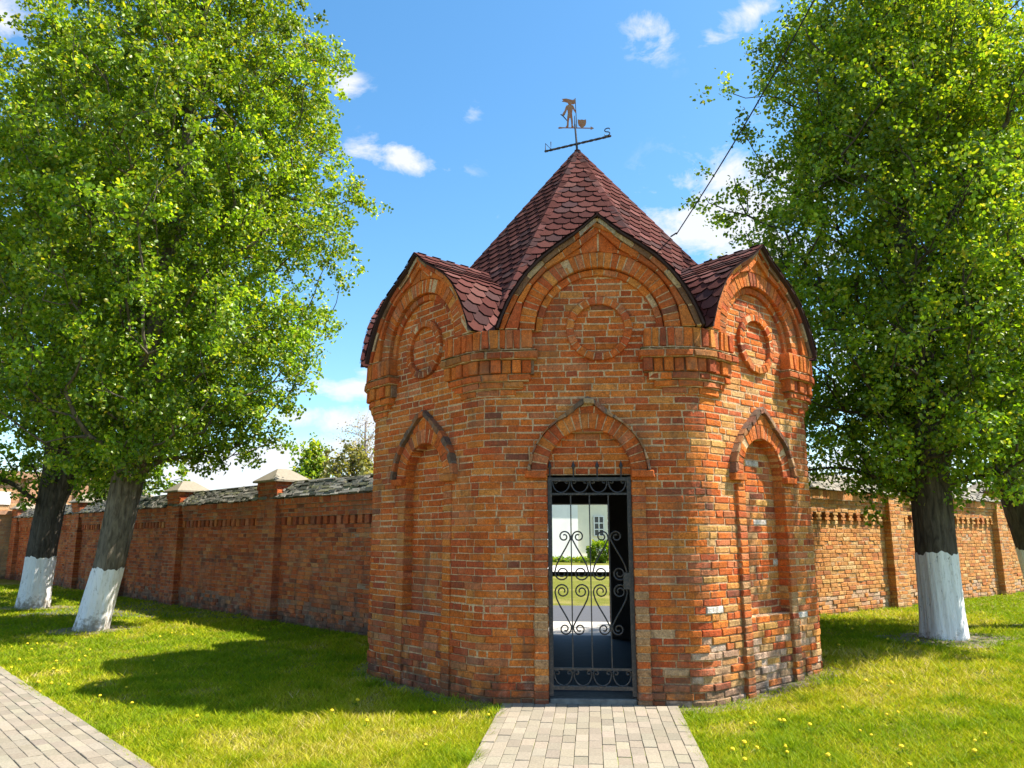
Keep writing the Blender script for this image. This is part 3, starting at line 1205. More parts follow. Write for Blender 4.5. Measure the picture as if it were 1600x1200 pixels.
def brick_wall(name, label, o, ang, s_start, s_end, height, base, piers, front, pal, mortar, mat, dent_w, coping_pal, lit=False, group=None):
    """o: point on the front face line; ang: direction of run; front: normal towards the viewer"""
    U = Vector((math.cos(ang), math.sin(ang), 0)); Nn = Vector(front)
    M = plane_map((o[0], o[1], base), U, Nn)
    root = thing(name, label, 'wall', (o[0], o[1], base), group)
    mb = MB()
    ch = .078
    z = -2 * ch
    TH = .42
    while z + ch <= height - .50 + .01:
        def cf(s, zz, col):
            dd = 0
            if zz < .5 and random.random() < .5:
                k = random.uniform(.35, .75)
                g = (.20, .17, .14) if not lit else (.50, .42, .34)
                col = tuple(x * (1 - k) + y * k for x, y in zip(col, g)); dd -= random.uniform(0, .018)
            if random.random() < .006:
                dd -= .05; col = tuple(x * .6 for x in col)
            return col, dd
        fill_row(mb, M, z, z + ch, s_start, s_end, 0, pal, mortar, depth=.14, colfn=cf, jit=.005, rough=.14, mback=.011 + .012 * sm(.9, .1, z))
        z += ch
    # core and rear face
    def slab(d0, d1, z0, z1, s0=s_start, s1=s_end, col=mortar):
        mb.add([M(s, zz, d) for s in (s0, s1) for zz in (z0, z1) for d in (d0, d1)], [(0, 1, 3, 2), (4, 6, 7, 5), (0, 4, 5, 1), (2, 3, 7, 6), (0, 2, 6, 4), (1, 5, 7, 3)], col)
    slab(-TH, -.10, -.2, height - .02, col=(.30, .13, .07))
    mb.build('wall', mat, root)
    # frieze: dentils, band, eaves courses
    mb = MB()
    zt = z
    s = s_start + .05
    while s < s_end - dent_w:
        c = pick(pal)
        if lit:
            for e_, za, zb in ((.60, .004, .052), (.34, .055, .100), (.60, .103, .150)):
                brick(mb, M, [(s + dent_w * (.5 - e_ / 2), zt + za), (s + dent_w * (.5 + e_ / 2), zt + za), (s + dent_w * (.5 + e_ / 2), zt + zb), (s + dent_w * (.5 - e_ / 2), zt + zb)], .055 + random.gauss(0, .004), .2, c, jit=.005)
        else:
            brick(mb, M, [(s, zt + .004), (s + dent_w * .64, zt + .004), (s + dent_w * .64, zt + .15), (s, zt + .15)], .045 + random.gauss(0, .004), .2, c, jit=.006)
        s += dent_w
    fill_row(mb, M, zt, zt + .155, s_start, s_end, -.012, [((.24, .085, .045), 1), ((.18, .070, .04), 1)], mortar, depth=.1, lens=(.26,), jit=.003)  # recess behind the dentils: slot shade painted as darker brick
    zt += .155
    for pr, hh in ((.05, .078), (.05, .078), (.075, .078), (.115, height - zt - .234)):
        fill_row(mb, M, zt, zt + hh, s_start, s_end, pr, pal, mortar, depth=.2, jit=.006, rough=.1)
        zt += hh
    mb.build('frieze', mat, root)
    # stone slate coping, two slopes
    mb = MB()
    rise, run = .31, .40
    midd = -TH / 2 + .02
    ridge = height + rise
    for sg in (1, -1):
        eave_d = .17 if sg > 0 else -TH - .13
        dvec = Nn * (midd - eave_d) + ZAX * rise
        sl = dvec.length; Yv = dvec.normalized(); Zv = U.cross(Yv)
        if Zv.z < 0:
            Zv = -Zv
        nrows = 11 if sg > 0 else 4
        for r_ in range(nrows):
            y0 = sl * r_ / nrows
            s = s_start
            while s < s_end:
                l = random.uniform(.08, .34) if sg > 0 else 1.0
                l = min(l, s_end - s)
                if l < .03:
                    break
                if sg < 0 or random.random() > .10:
                    base_p = Vector(M(s + l / 2, height, eave_d)) + Yv * (y0 + sl / nrows * .62 + random.uniform(-.02, .02)) + Zv * (.012 + random.uniform(-.014, .024))
                    t = random.uniform(-.34, .02)
                    Yt = (Yv * math.cos(t) - Zv * math.sin(t)).normalized(); Zt = (Zv * math.cos(t) + Yv * math.sin(t)).normalized()
                    mb.box(base_p, (l - .006 + random.uniform(-.02, .01), sl / nrows * random.uniform(1.15, 1.5), random.uniform(.014, .034)), pick(coping_pal), ax=(U, Yt, Zt))
                s += l
    # bedding under the slates
    a = [Vector(M(s, zz, d)) for s in (s_start, s_end) for (zz, d) in ((height + .002, .13), (ridge - .03, midd), (height + .002, -TH - .1))]
    mb.add(a, [(0, 1, 4, 3), (1, 2, 5, 4), (0, 2, 1), (3, 4, 5), (0, 3, 5, 2)], (.10, .09, .075))
    mb.build('coping', MAT['slate'], root)
    # piers with hipped caps
    for (ps, pw, ph) in piers:
        mb = MB()
        z = -2 * ch
        a, b = ps - pw / 2, ps + pw / 2
        pd = .15
        Mf = M
        Nv = Nn
        Ml = plane_map(M(a, 0, 0), Nn, -U)
        Mr = plane_map(M(b, 0, 0), Nn, U)
        while z + ch <= ph + .001:
            out = pd + (.03 if z > ph - 2.2 * ch else 0)
            back = -.14 if z < height - .1 else -TH - .12
            fill_row(mb, Mf, z, z + ch, a, b, out, pal, mortar, depth=.14, jit=.005, rough=.1)
            fill_row(mb, Ml, z, z + ch, back, out - .005, 0, pal, mortar, depth=.1, jit=.004)
            fill_row(mb, Mr, z, z + ch, back, out - .005, 0, pal, mortar, depth=.1, jit=.004)
            z += ch
        top = z
        c = [M(a + .05, -.2, pd - .05), M(b - .05, -.2, pd - .05), M(b - .05, -.2, -TH - .1), M(a + .05, -.2, -TH - .1)]
        c2 = [M(a + .05, top, pd - .05), M(b - .05, top, pd - .05), M(b - .05, top, -TH - .1), M(a + .05, top, -TH - .1)]
        mb.add(c + c2, [(0, 1, 5, 4), (1, 2, 6, 5), (2, 3, 7, 6), (3, 0, 4, 7), (4, 5, 6, 7)], mortar)
        pier = mb.build('pier', mat, root)
        mb = MB()
        e = .07; zc = top
        a_, b_, f_, k_ = a - e, b + e, pd + .03 + e, -TH - .12 - e
        mdd = (f_ + k_) / 2
        rz = .29
        vs = [M(a_, zc, f_), M(b_, zc, f_), M(b_, zc, k_), M(a_, zc, k_), M(a_, zc + .035, f_), M(b_, zc + .035, f_), M(b_, zc + .035, k_), M(a_, zc + .035, k_),
              M(ps, zc + rz, mdd + .13), M(ps, zc + rz, mdd - .13)]
        mb.add(vs, [(0, 1, 2, 3), (0, 1, 5, 4), (1, 2, 6, 5), (2, 3, 7, 6), (3, 0, 4, 7), (4, 5, 8), (5, 6, 9, 8), (6, 7, 9), (7, 4, 8, 9)], (.25, .22, .17))
        mb.build('cap', MAT['plaster_cap'], pier)
    return root


SL_PAL = [((.19, .178, .15), 4), ((.13, .124, .105), 3), ((.25, .235, .20), 3), ((.08, .08, .065), 3), ((.17, .165, .10), 2)]
angL = R(180 - 40)
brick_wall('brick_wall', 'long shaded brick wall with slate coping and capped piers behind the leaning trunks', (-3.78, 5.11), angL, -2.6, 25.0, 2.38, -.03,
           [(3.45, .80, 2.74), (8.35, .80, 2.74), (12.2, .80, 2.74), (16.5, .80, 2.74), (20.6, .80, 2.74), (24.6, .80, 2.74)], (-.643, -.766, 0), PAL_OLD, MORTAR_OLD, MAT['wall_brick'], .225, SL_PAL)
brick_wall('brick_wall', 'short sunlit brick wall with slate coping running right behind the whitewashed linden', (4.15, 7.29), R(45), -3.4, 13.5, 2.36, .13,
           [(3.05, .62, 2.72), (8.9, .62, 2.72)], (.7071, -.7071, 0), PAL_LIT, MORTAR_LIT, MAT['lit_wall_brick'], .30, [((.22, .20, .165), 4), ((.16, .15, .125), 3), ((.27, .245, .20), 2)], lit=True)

# ------------------------------------------------------------------ ground and paths
mb = MB()
xs = np.concatenate([np.linspace(-900, -60, 8), np.linspace(-45, -12, 23), np.linspace(-11, 12, 93), np.linspace(13, 40, 19), np.linspace(60, 900, 8)])
ys = np.concatenate([np.linspace(-900, -60, 8), np.linspace(-30, -11, 11), np.linspace(-10, 16, 105), np.linspace(17, 60, 30), np.linspace(80, 1000, 9)])
X, Y = np.meshgrid(xs, ys)
Zg = np.array([[ground_h(x, y) for x in xs] for y in ys])
nx, ny = len(xs), len(ys)
idx = np.arange(nx * ny).reshape(ny, nx)
faces = np.stack([idx[:-1, :-1], idx[:-1, 1:], idx[1:, 1:], idx[1:, :-1]], -1).reshape(-1, 4)
g = np_mesh('ground', np.stack([X.ravel(), Y.ravel(), Zg.ravel()], -1), faces, 4, np.tile((.1, .12, .03), (len(faces), 1)), MAT['ground'])
structure(g)

# left path, runs along the left wall; main path from the gate
PA = Vector((-7.36, 1.5, 0)); PB = Vector((-3.15, -2.29, 0))
PU = (PB - PA).normalized(); PN = Vector((PU.y, -PU.x, 0))   # PN points away from the wall
if PN.x > 0 and PN.y > 0:
    PN = -PN
PAV = [((.238, .206, .154), 5), ((.231, .200, .150), 4), ((.245, .211, .159), 3), ((.222, .192, .145), 2)]


def paving(name, M, s0, s1, t0, t1, bw, bl, along_s=True):
    mb = MB()
    mb.add([M(s0, t0, .021), M(s1, t0, .021), M(s1, t1, .021), M(s0, t1, .021)], [(0, 1, 2, 3)], (0, 0, 0), 1)
    t = t0; r_ = 0
    while t < t1 - .01:
        off = random.uniform(0, bl)
        s = s0 - off
        wob = 0
        while s < s1:
            a, b = max(s, s0), min(s + bl, s1)
            if b - a > .03:
                dz = random.gauss(0, .0022)
                brick(mb, M, [(a + .004, t + .002), (b - .002, t + .002), (b - .002, min(t + bw, t1) - .002), (a + .002, min(t + bw, t1) - .002)], .030 + dz, .03, pick(PAV), ch=.003, jit=.0015)
            s += bl
        t += bw; r_ += 1
    return structure(mb.build(name, [MAT['paver'], MAT['sand_joint']]))


def Mpath(s, t, h):
    p = PA + PU * s + PN * t
    return (p.x, p.y, h)


paving('side_path', Mpath, -9, 15, 0, 2.8, .10, .20)
Mmain = lambda s, t, h: (t * (1 + .0), -s, h)
paving('main_path', Mmain, -.03 - .0, 5.2, -.90, .78, .105, .21)

# dry soil strips at the foot of tower and trunks (thin sheets, irregular outline)
def soil_patch(cx, cy, r0, r1, seed):
    rr = random.Random(seed)
    mb = MB()
    n = 30
    ph = [rr.uniform(0, 6.28) for _ in range(4)]
    pts = []
    for i in range(n):
        a = 2 * math.pi * i / n
        k = 1 + .18 * math.sin(2 * a + ph[0]) + .12 * math.sin(3 * a + ph[1]) + .1 * math.sin(7 * a + ph[2])
        pts.append((a, k))
    vs = []
    for f in (0, .5, 1):
        for a, k in pts:
            x, y = cx + r0 * k * f * math.cos(a), cy + r1 * k * f * math.sin(a)
            vs.append((x, y, ground_h(x, y) + .012))
    fs = []
    for j in range(2):
        for i in range(n):
            fs.append((j * n + i, j * n + (i + 1) % n, (j + 1) * n + (i + 1) % n, (j + 1) * n + i))
    mb.add(vs, fs)
    return structure(mb.build('bare_soil', MAT['soil']))


mb = MB()
n_ = 140; rr_ = random.Random(5)
k_ = [1 + .5 * math.sin(5 * a + 1) * math.sin(3 * a) + .4 * math.sin(13 * a + 2) + .3 * math.sin(29 * a) for a in [2 * math.pi * i / n_ for i in range(n_)]]
vs = []
for f in (0, .5, 1):
    for i in range(n_):
        a = 2 * math.pi * i / n_
        oct_ = AP / math.cos(((a - R(ROT) + R(22.5)) % R(45)) - R(22.5))
        r0_ = oct_ - .12 + f * (.12 + .10 + .11 * max(.1, k_[i]))
        x, y = CX + r0_ * math.cos(a), CY + r0_ * math.sin(a)
        vs.append((x, y, ground_h(x, y) + .013 - .008 * f))
mb.add(vs, [(j * n_ + i, j * n_ + (i + 1) % n_, (j + 1) * n_ + (i + 1) % n_, (j + 1) * n_ + i) for j in range(2) for i in range(n_)])
structure(mb.build('bare_soil', MAT['soil']))


# yard behind the gate, seen through the doorway
def sheet_q(name, x0, x1, y0, y1, z, mat):
    mb = MB()
    mb.add([(x0, y0, z), (x1, y0, z), (x1, y1, z), (x0, y1, z)], [(0, 1, 2, 3)])
    return structure(mb.build(name, mat))


sheet_q('yard_pavement', -2.0, 2.0, 5.15, 7.6, .012, MAT['gravel_path'])
sheet_q('yard_shade_band', -12, 12, 7.6, 11.2, .010, MAT['shaded_paving'])  # band of shade across the yard paving, laid as a darker sheet
sheet_q('yard_path', -25, 25, 25.5, 33, .19, MAT['gravel_path'])

# ------------------------------------------------------------------ buildings far away
wh = thing('white_building', 'white plastered house with cream bay seen through the gate', 'house', (0, 53, 0))
wh.rotation_euler = (0, 0, R(24))
mb = MB()
SEAM = -1.6
mb.box((SEAM - 5.2, 55, 2.6), (10.4, 6, 6.0)); mb.build('wall', MAT['white_plaster'], wh)
mb = MB()
mb.box((SEAM + 4.6, 55.5, 2.6), (9.2, 6, 6.0)); mb.build('cream_wing', MAT['cream_plaster'], wh)
mb = MB()
mb.add([(-12.5, 51.5, 5.6), (8.2, 51.5, 5.6), (8.2, 59, 5.6), (-12.5, 59, 5.6), (-11, 55.2, 7.2), (6.5, 55.2, 7.2)], [(0, 1, 5, 4), (1, 2, 5), (2, 3, 4, 5), (3, 0, 4), (0, 3, 2, 1)])
mb.build('roof', MAT['tin_roof'], wh)
def house_local(px, py, yl):
    d = pix_dir(px, py); c0 = Vector((0, -7.86, 1.6)); n_ = Vector((math.sin(R(24)), -math.cos(R(24)), 0))
    t = ((Vector((0, 53, 0)) + n_ * (53 - yl)) - c0).dot(n_) / d.dot(n_)
    q = c0 + d * t - Vector((0, 53, 0))
    return q.x * math.cos(R(24)) + q.y * math.sin(R(24)), q.z


WXC, WZC = house_local(935, 822, 52.48)
for wx in (-8.5, -5.2, WXC, WXC + 2.6):
    ydep = 51.98 if wx < -4 else 52.48
    mb = MB()
    mb.box((wx, ydep - .03, WZC), (.80, .10, 1.45)); w_ = mb.build('window', MAT['glass'], wh)
    mb = MB()
    for dx in (-.40, 0, .40):
        mb.box((wx + dx, ydep - .10, WZC), (.08, .06, 1.50))
    for dz in (-.73, -.25, .23, .73):
        mb.box((wx, ydep - .095, WZC + dz), (.84, .05, .07))
    mb.build('frame', MAT['white_paint'], w_)

# brick pavilion at the far end of the left wall
UL = Vector((math.cos(angL), math.sin(angL), 0)); NL = Vector((-.643, -.766, 0))
oL = Vector((-3.78, 5.11, -.05)) + UL * 25.2
pav = thing('brick_building', 'distant brick building with white panels at the far end of the long wall', 'building', tuple(oL))
Mb = lambda s, z, d: tuple(oL + UL * s + NL * d + ZAX * z)


def lbox(mb, s0, s1, d0, d1, z0, z1, col=(.4, .2, .12)):
    mb.add([Mb(s, z, d) for s in (s0, s1) for z in (z0, z1) for d in (d0, d1)], [(0, 1, 3, 2), (4, 6, 7, 5), (0, 4, 5, 1), (2, 3, 7, 6), (0, 2, 6, 4), (1, 5, 7, 3)], col)


mb = MB()
lbox(mb, 0, 6, -2.5, 5.0, -.2, 4.05, (.42, .19, .10))
Mside = lambda s, z, d: Mb(-d, z, s)
z = 0
while z < 4.0:
    fill_row(mb, Mside, z, z + .1, -2.5, 5.0, .02, PAL_LIT, MORTAR_LIT, depth=.05, lens=(.4, .4, .2))
    z += .1
mb.build('wall', MAT['far_brick'], pav)
for dd in (-2.3, -.4, 1.5, 3.2, 4.8):
    mb = MB()
    lbox(mb, -.14, .01, dd - .22, dd + .22, -.2, 4.0, (.44, .19, .10)); mb.build('pilaster', MAT['far_brick'], pav)
mb = MB()
lbox(mb, -.22, 6.2, -2.7, 5.2, 4.0, 4.28, (.46, .23, .13)); lbox(mb, -.12, 6.1, -2.6, 5.1, 2.55, 2.7, (.44, .20, .11))
mb.build('cornice', MAT['far_brick'], pav)
for dd in (.55, 2.35):
    for z0, z1 in ((2.95, 3.45),):
        mb = MB()
        lbox(mb, -.06, .02, dd - .30, dd + .30, z0, z1); mb.build('panel', MAT['white_plaster'], pav)

# ------------------------------------------------------------------ trees
def axis_at(ax, z):
    zz = [a[2] for a in ax]
    return np.array([np.interp(z, zz, [a[0] for a in ax]), np.interp(z, zz, [a[1] for a in ax])])


LEAF_PAL = np.array([(.125, .22, .012), (.185, .295, .014), (.26, .355, .018), (.37, .41, .028), (.08, .155, .012), (.38, .35, .03)])
LEAF_W = np.array([.25, .28, .22, .10, .10, .05])


def leaf_mesh(name, P, size, cols, parent, mat, droop=.3, seed=0, ratio=.78):
    r = np.random.default_rng(seed)
    n = len(P)
    # leaf direction and normal
    dirv = r.normal(size=(n, 3)); dirv[:, 2] -= droop
    dirv /= np.linalg.norm(dirv, axis=1)[:, None]
    nn = r.normal(size=(n, 3)); nn[:, 2] += .9
    side = np.cross(dirv, nn); side /= (np.linalg.norm(side, axis=1)[:, None] + 1e-9)
    nrm = np.cross(side, dirv)
    L_ = (size * r.uniform(.6, 1.25, n))[:, None]
    W_ = L_ * ratio * .5
    lift = nrm * L_ * .12
    v = np.stack([P, P + dirv * L_ * .22 + side * W_ * .95 + lift, P + dirv * L_ * .66 + side * W_ * .8 + lift, P + dirv * L_ - lift * .6,
                  P + dirv * L_ * .66 - side * W_ * .8 + lift, P + dirv * L_ * .22 - side * W_ * .95 + lift], 1)
    verts = v.reshape(-1, 3)
    b = np.arange(n) * 6
    f = np.stack([np.stack([b, b + 1, b + 2, b + 3], 1), np.stack([b, b + 3, b + 4, b + 5], 1)], 1).reshape(-1, 4)
    return np_mesh(name, verts, f, 4, np.repeat(cols, 2, 0), mat, parent)


def make_tree(name, label, ax, prof, ncl, nleaf, lsize, wash_z, bark, group=None, seed=1, lobes=.21, zroot=0, r_tw=.0072, clump=.15, shell=.52, pal=LEAF_PAL, palw=LEAF_W, axes2=(), cat='tree', trunk_top=None, flare=.13, lim_max=.16):
    r = np.random.default_rng(seed)
    root = thing(name, label, cat, (ax[0][0], ax[0][1], ax[0][2]), group)
    # --- trunk and whitewash: lobed, flared tube
    def trunk_part(nm, z0, z1, mat, extra=0.0, parent=root, nz_=26, axl=ax):
        mb = MB()
        n = 80
        zz = [a[2] for a in axl]
        vs = []; ph = [random.Random(seed).uniform(0, 6) for _ in range(3)]
        for i in range(nz_ + 1):
            z = z0 + (z1 - z0) * i / nz_
            c = axis_at(axl, z); rad = np.interp(z, zz, [a[3] for a in axl])
            hgt = z - ax[0][2]
            fl = flare * math.exp(-max(0, hgt) / .22)
            for k in range(n):
                a = 2 * math.pi * k / n
                rr = rad * (1 + .045 * math.sin(3 * a + ph[0] + .6 * z) + .03 * math.sin(5 * a + ph[1] - .8 * z) + .018 * math.sin(11 * a + 2.1 * z) + .022 * math.sin(23 * a + 1.7 * math.sin(2.3 * z + a)) * math.sin(1.9 * z + 3 * a) + .018 * math.sin(37 * a + 2.2 * math.sin(3.1 * z - a)) * math.cos(2.7 * z - 2 * a) + fl * (.55 + .45 * math.sin(5 * a + ph[2]))) + extra
                zo = (.022 * math.sin(3 * a + 1) + .015 * math.sin(8 * a + 2) + .01 * math.sin(17 * a)) if extra and i == nz_ else 0
                vs.append((c[0] + rr * math.cos(a), c[1] + rr * math.sin(a), z + zo))
        fs = [(i * n + k, i * n + (k + 1) % n, (i + 1) * n + (k + 1) % n, (i + 1) * n + k) for i in range(nz_) for k in range(n)]
        mb.add(vs, fs)
        return mb.build(nm, mat, parent, smooth=True)
    base_z = ax[0][2]
    ztop = trunk_top or ax[-1][2]
    tr = trunk_part('trunk', base_z - .1, ztop, bark, nz_=90)
    for a2 in axes2:
        trunk_part('stem', a2[0][2], a2[-1][2], bark, parent=tr, axl=a2)
    if wash_z:
        trunk_part('whitewash', base_z - .08, base_z + wash_z, MAT['whitewash'], .007, parent=tr, nz_=26)
    # --- attractor points through the crown volume
    pz = np.array([p[0] for p in prof]); pr_ = np.array([p[1] for p in prof])
    zs = np.linspace(pz[0], pz[-1], 400); ww = np.interp(zs, pz, pr_) ** 1.6 + .02
    z = r.choice(zs, ncl, p=ww / ww.sum()) + r.uniform(-.1, .1, ncl)
    th = r.uniform(0, 2 * math.pi, ncl)
    ph = r.uniform(0, 6.28, 6)
    lob = 1 + lobes * np.sin(3 * th + ph[0] + .7 * z) * np.sin(1.1 * z + ph[1]) + lobes * .8 * np.sin(5 * th + ph[2] - 1.3 * z) + lobes * .5 * np.sin(2.7 * z + ph[3] + 2 * th)
    rad = np.interp(z, pz, pr_) * lob * r.uniform(0, 1, ncl) ** shell
    spray = r.uniform(0, 1, ncl) < .05
    rad[spray] = np.interp(z, pz, pr_)[spray] * lob[spray] * r.uniform(1.0, 1.09, spray.sum())
    axz = ax if len(ax) > 1 else ax
    ctr = np.array([axis_at(ax, q) for q in z])
    P = np.stack([ctr[:, 0] + rad * np.cos(th), ctr[:, 1] + rad * np.sin(th), z], 1)
    # --- skeleton
    zz = np.arange(pz[0] - .3, ax[-1][2], .25)
    nodes = [np.array([*axis_at(ax, q), q]) for q in zz]
    par = [-1] + list(range(len(zz) - 1))
    for a2 in axes2:
        for q in np.arange(a2[0][2] + .2, a2[-1][2], .25):
            nodes.append(np.array([*axis_at(a2, q), q])); par.append(0)
    n_ax = len(nodes)
    order = np.argsort(rad)
    arr = np.zeros((n_ax + ncl * 4 + 10, 3)); arr[:n_ax] = nodes
    cnt = n_ax
    paths = []
    parent_of = np.full(len(arr), -1); parent_of[:n_ax] = par
    load = np.zeros(len(arr))
    depth_ = np.zeros(len(arr))
    for i in order:
        p = P[i]
        dv = p - arr[:cnt]
        dist = np.linalg.norm(dv, axis=1)
        hr = np.linalg.norm(dv[:, :2], axis=1)
        rise = dv[:, 2]
        cost = dist + np.where(rise < .45 * hr, (.45 * hr - rise) * 1.1, 0) + depth_[:cnt] * .04
        j = int(np.argmin(cost))
        a = arr[j]; L0 = dist[j]
        nseg = 2 if L0 < .7 else 3
        prev = j; pth = [j]
        bend = r.normal(size=3) * .06 * L0; bend[2] -= .03 * L0
        for k in range(1, nseg + 1):
            t = k / nseg
            q = a + (p - a) * t + bend * math.sin(math.pi * t) + np.array([0, 0, .10 * L0 * math.sin(math.pi * t)]) * -1 * (1 if rise[j] > hr[j] else -.3)
            arr[cnt] = q; parent_of[cnt] = prev; depth_[cnt] = depth_[prev] + 1
            prev = cnt; pth.append(cnt); cnt += 1
        paths.append(pth)
        q = prev
        while q >= n_ax:
            load[q] += 1; q = int(parent_of[q])
    mb = MB()
    for pth in paths:
        rr = [min(lim_max, r_tw * (max(1, load[q]) if q >= n_ax else load[pth[1]]) ** .52 * (1.25 if q < n_ax else 1)) for q in pth]
        mb.tube([arr[q] for q in pth], rr, 5 if rr[0] > .02 else 4, cap=False)
    mb.build('limbs', bark, root, smooth=True)
    # --- leaves in tufts along the outer part of every twig
    pos_, shade = [], []
    for i, pth in enumerate(paths):
        a, b = arr[pth[-2]], arr[pth[-1]]
        nl = max(5, int(nleaf * r.uniform(.45, 1.5)))
        # a few tufts per twig, each tuft compact
        nt_ = 5
        tpos = a + (b - a) * r.uniform(.05, 1.12, nt_)[:, None] + r.normal(size=(nt_, 3)) * clump * 1.35
        ti = r.integers(0, nt_, nl)
        pos_.append(tpos[ti] + r.normal(size=(nl, 3)) * clump * .50)
        tone = r.normal(.03, .16)
        shade.append(np.full(nl, tone) + r.normal(0, .17, nt_)[ti])
    pos_ = np.concatenate(pos_); shade = np.concatenate(shade)
    ci = r.choice(len(pal), len(pos_), p=palw / palw.sum())
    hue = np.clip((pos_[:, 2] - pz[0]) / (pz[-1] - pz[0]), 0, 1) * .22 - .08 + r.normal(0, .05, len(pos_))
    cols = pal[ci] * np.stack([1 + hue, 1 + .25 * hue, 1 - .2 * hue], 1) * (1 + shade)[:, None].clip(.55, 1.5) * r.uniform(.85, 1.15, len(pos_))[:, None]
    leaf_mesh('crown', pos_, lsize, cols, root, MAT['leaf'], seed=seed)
    return root


G_L = 'lindens with whitewashed trunks'
# front left tree, leaning
zA = 0
make_tree('linden_tree', 'leaning linden nearest the left path, pale bark above its tilted whitewashed foot', [(-8.80, 5.40, 0, .255), (-8.56, 5.40, 1.2, .25), (-8.40, 5.42, 2.6, .27), (-8.25, 5.45, 4.0, .26), (-8.05, 5.5, 6.0, .20), (-7.95, 5.6, 9, .13), (-7.9, 5.7, 13.5, .04)],
          [(2.8, .7), (3.2, 1.9), (3.9, 2.6), (5.6, 2.9), (7.6, 3.1), (9.7, 3.1), (11.2, 2.75), (12.6, 2.2), (14.2, 1.3), (15.2, .3)], 1200, 175, .074, 1.06, MAT['bark'], G_L, seed=5, lobes=.12)
make_tree('linden_tree', 'dark forked linden standing behind the leaning one, upright whitewashed foot', [(-12.92, 9.39, 0, .32), (-12.85, 9.4, 1.5, .30), (-12.75, 9.42, 3.0, .31), (-12.9, 9.5, 5.0, .26), (-13.1, 9.6, 8.0, .16), (-13.2, 9.7, 14, .04)],
          [(2.6, 1.6), (3.4, 3.0), (5, 4.0), (7.5, 4.6), (10, 4.4), (12.5, 3.4), (14.5, 1.9), (15.6, .4)], 1000, 140, .092, 1.15, MAT['bark_dark'], G_L, seed=9,
          axes2=[[(-12.72, 9.40, 2.2, .20), (-12.35, 9.40, 3.4, .24), (-11.9, 9.4, 5.0, .18), (-11.6, 9.4, 7.5, .08)]])
make_tree('linden_tree', 'thick straight linden standing right of the tower, broad whitewashed foot', [(5.0, 4.21, .18, .285), (5.0, 4.2, 1.4, .27), (5.0, 4.2, 2.8, .27), (5.02, 4.2, 4.5, .25), (5.0, 4.25, 7, .16), (5.05, 4.3, 11.5, .03)],
          [(2.35, 1.0), (2.75, 2.0), (3.6, 2.1), (5, 2.15), (6.5, 2.25), (8.0, 2.2), (9.2, 1.85), (10.6, 1.35), (12, .8), (12.8, .2)], 1150, 150, .064, 1.20, MAT['bark_dark'], G_L, seed=14)
make_tree('linden_tree', 'linden at the right edge leaning over the sunlit wall, partly out of frame', [(7.50, 5.9, .18, .30), (7.28, 5.9, 1.4, .27), (7.0, 5.9, 2.8, .26), (7.0, 5.85, 5, .22), (7.1, 5.8, 8, .14), (7.3, 5.7, 12.5, .03)],
          [(3.0, .6), (3.8, 1.3), (5, 1.6), (7.5, 1.8), (10, 1.7), (12, 1.2), (13.4, .3)], 380, 120, .072, 1.25, MAT['bark_dark'], G_L, seed=23)


def far_pt(px, py, fwd):
    d = pix_dir(px, py)
    pit = R(5.85)
    F = Vector((-math.sin(pit), math.cos(pit), 0))
    t = fwd / d.dot(F)
    return Vector((0, -7.86, 1.6)) + d * t


def far_tree(name, label, px, ytop, fwd, hw, ncl, nleaf, lsize, seed, pal=LEAF_PAL, palw=LEAF_W, r_tw=.012, zlow=.35, bark='bark_dark'):
    c = far_pt(px, ytop, fwd)
    H = c.z
    prof = [(H * zlow, hw * .45), (H * (zlow + .18), hw), (H * (zlow + .42), hw * .95), (H * .92, hw * .5), (H, hw * .08)]
    make_tree(name, label, [(c.x, c.y, 0, .22), (c.x + .1, c.y, H * .4, .17), (c.x, c.y, H * .9, .03)], prof, ncl, nleaf, lsize, 0, MAT[bark], 'small trees beyond the long wall', seed=seed,
              pal=pal, palw=palw, r_tw=r_tw, clump=.22, flare=.1, cat='tree')


far_tree('young_tree', 'small bright yellow-green tree showing above the long wall', 490, 688, 44, 1.0, 110, 34, .22, 31)
far_tree('bare_tree', 'nearly leafless greyish tree rising behind the wall beside the tower', 572, 636, 46, 1.9, 420, 5, .10, 33, pal=np.array([(.30, .24, .20), (.34, .30, .20)]), palw=np.array([.5, .5]), r_tw=.008, bark='pale_bark')
far_tree('olive_bush', 'olive green leafy tree just over the slate coping beside the tower', 552, 694, 40, 1.7, 150, 30, .2, 35, pal=np.array([(.16, .17, .04), (.22, .20, .06), (.12, .13, .04)]), palw=np.array([.4, .3, .3]))
far_tree('green_tree', 'dull green tree seen between the two left trunks', 135, 712, 46, 2.6, 240, 36, .22, 37, pal=np.array([(.10, .15, .03), (.16, .20, .05), (.22, .22, .07)]), palw=np.array([.4, .3, .3]))

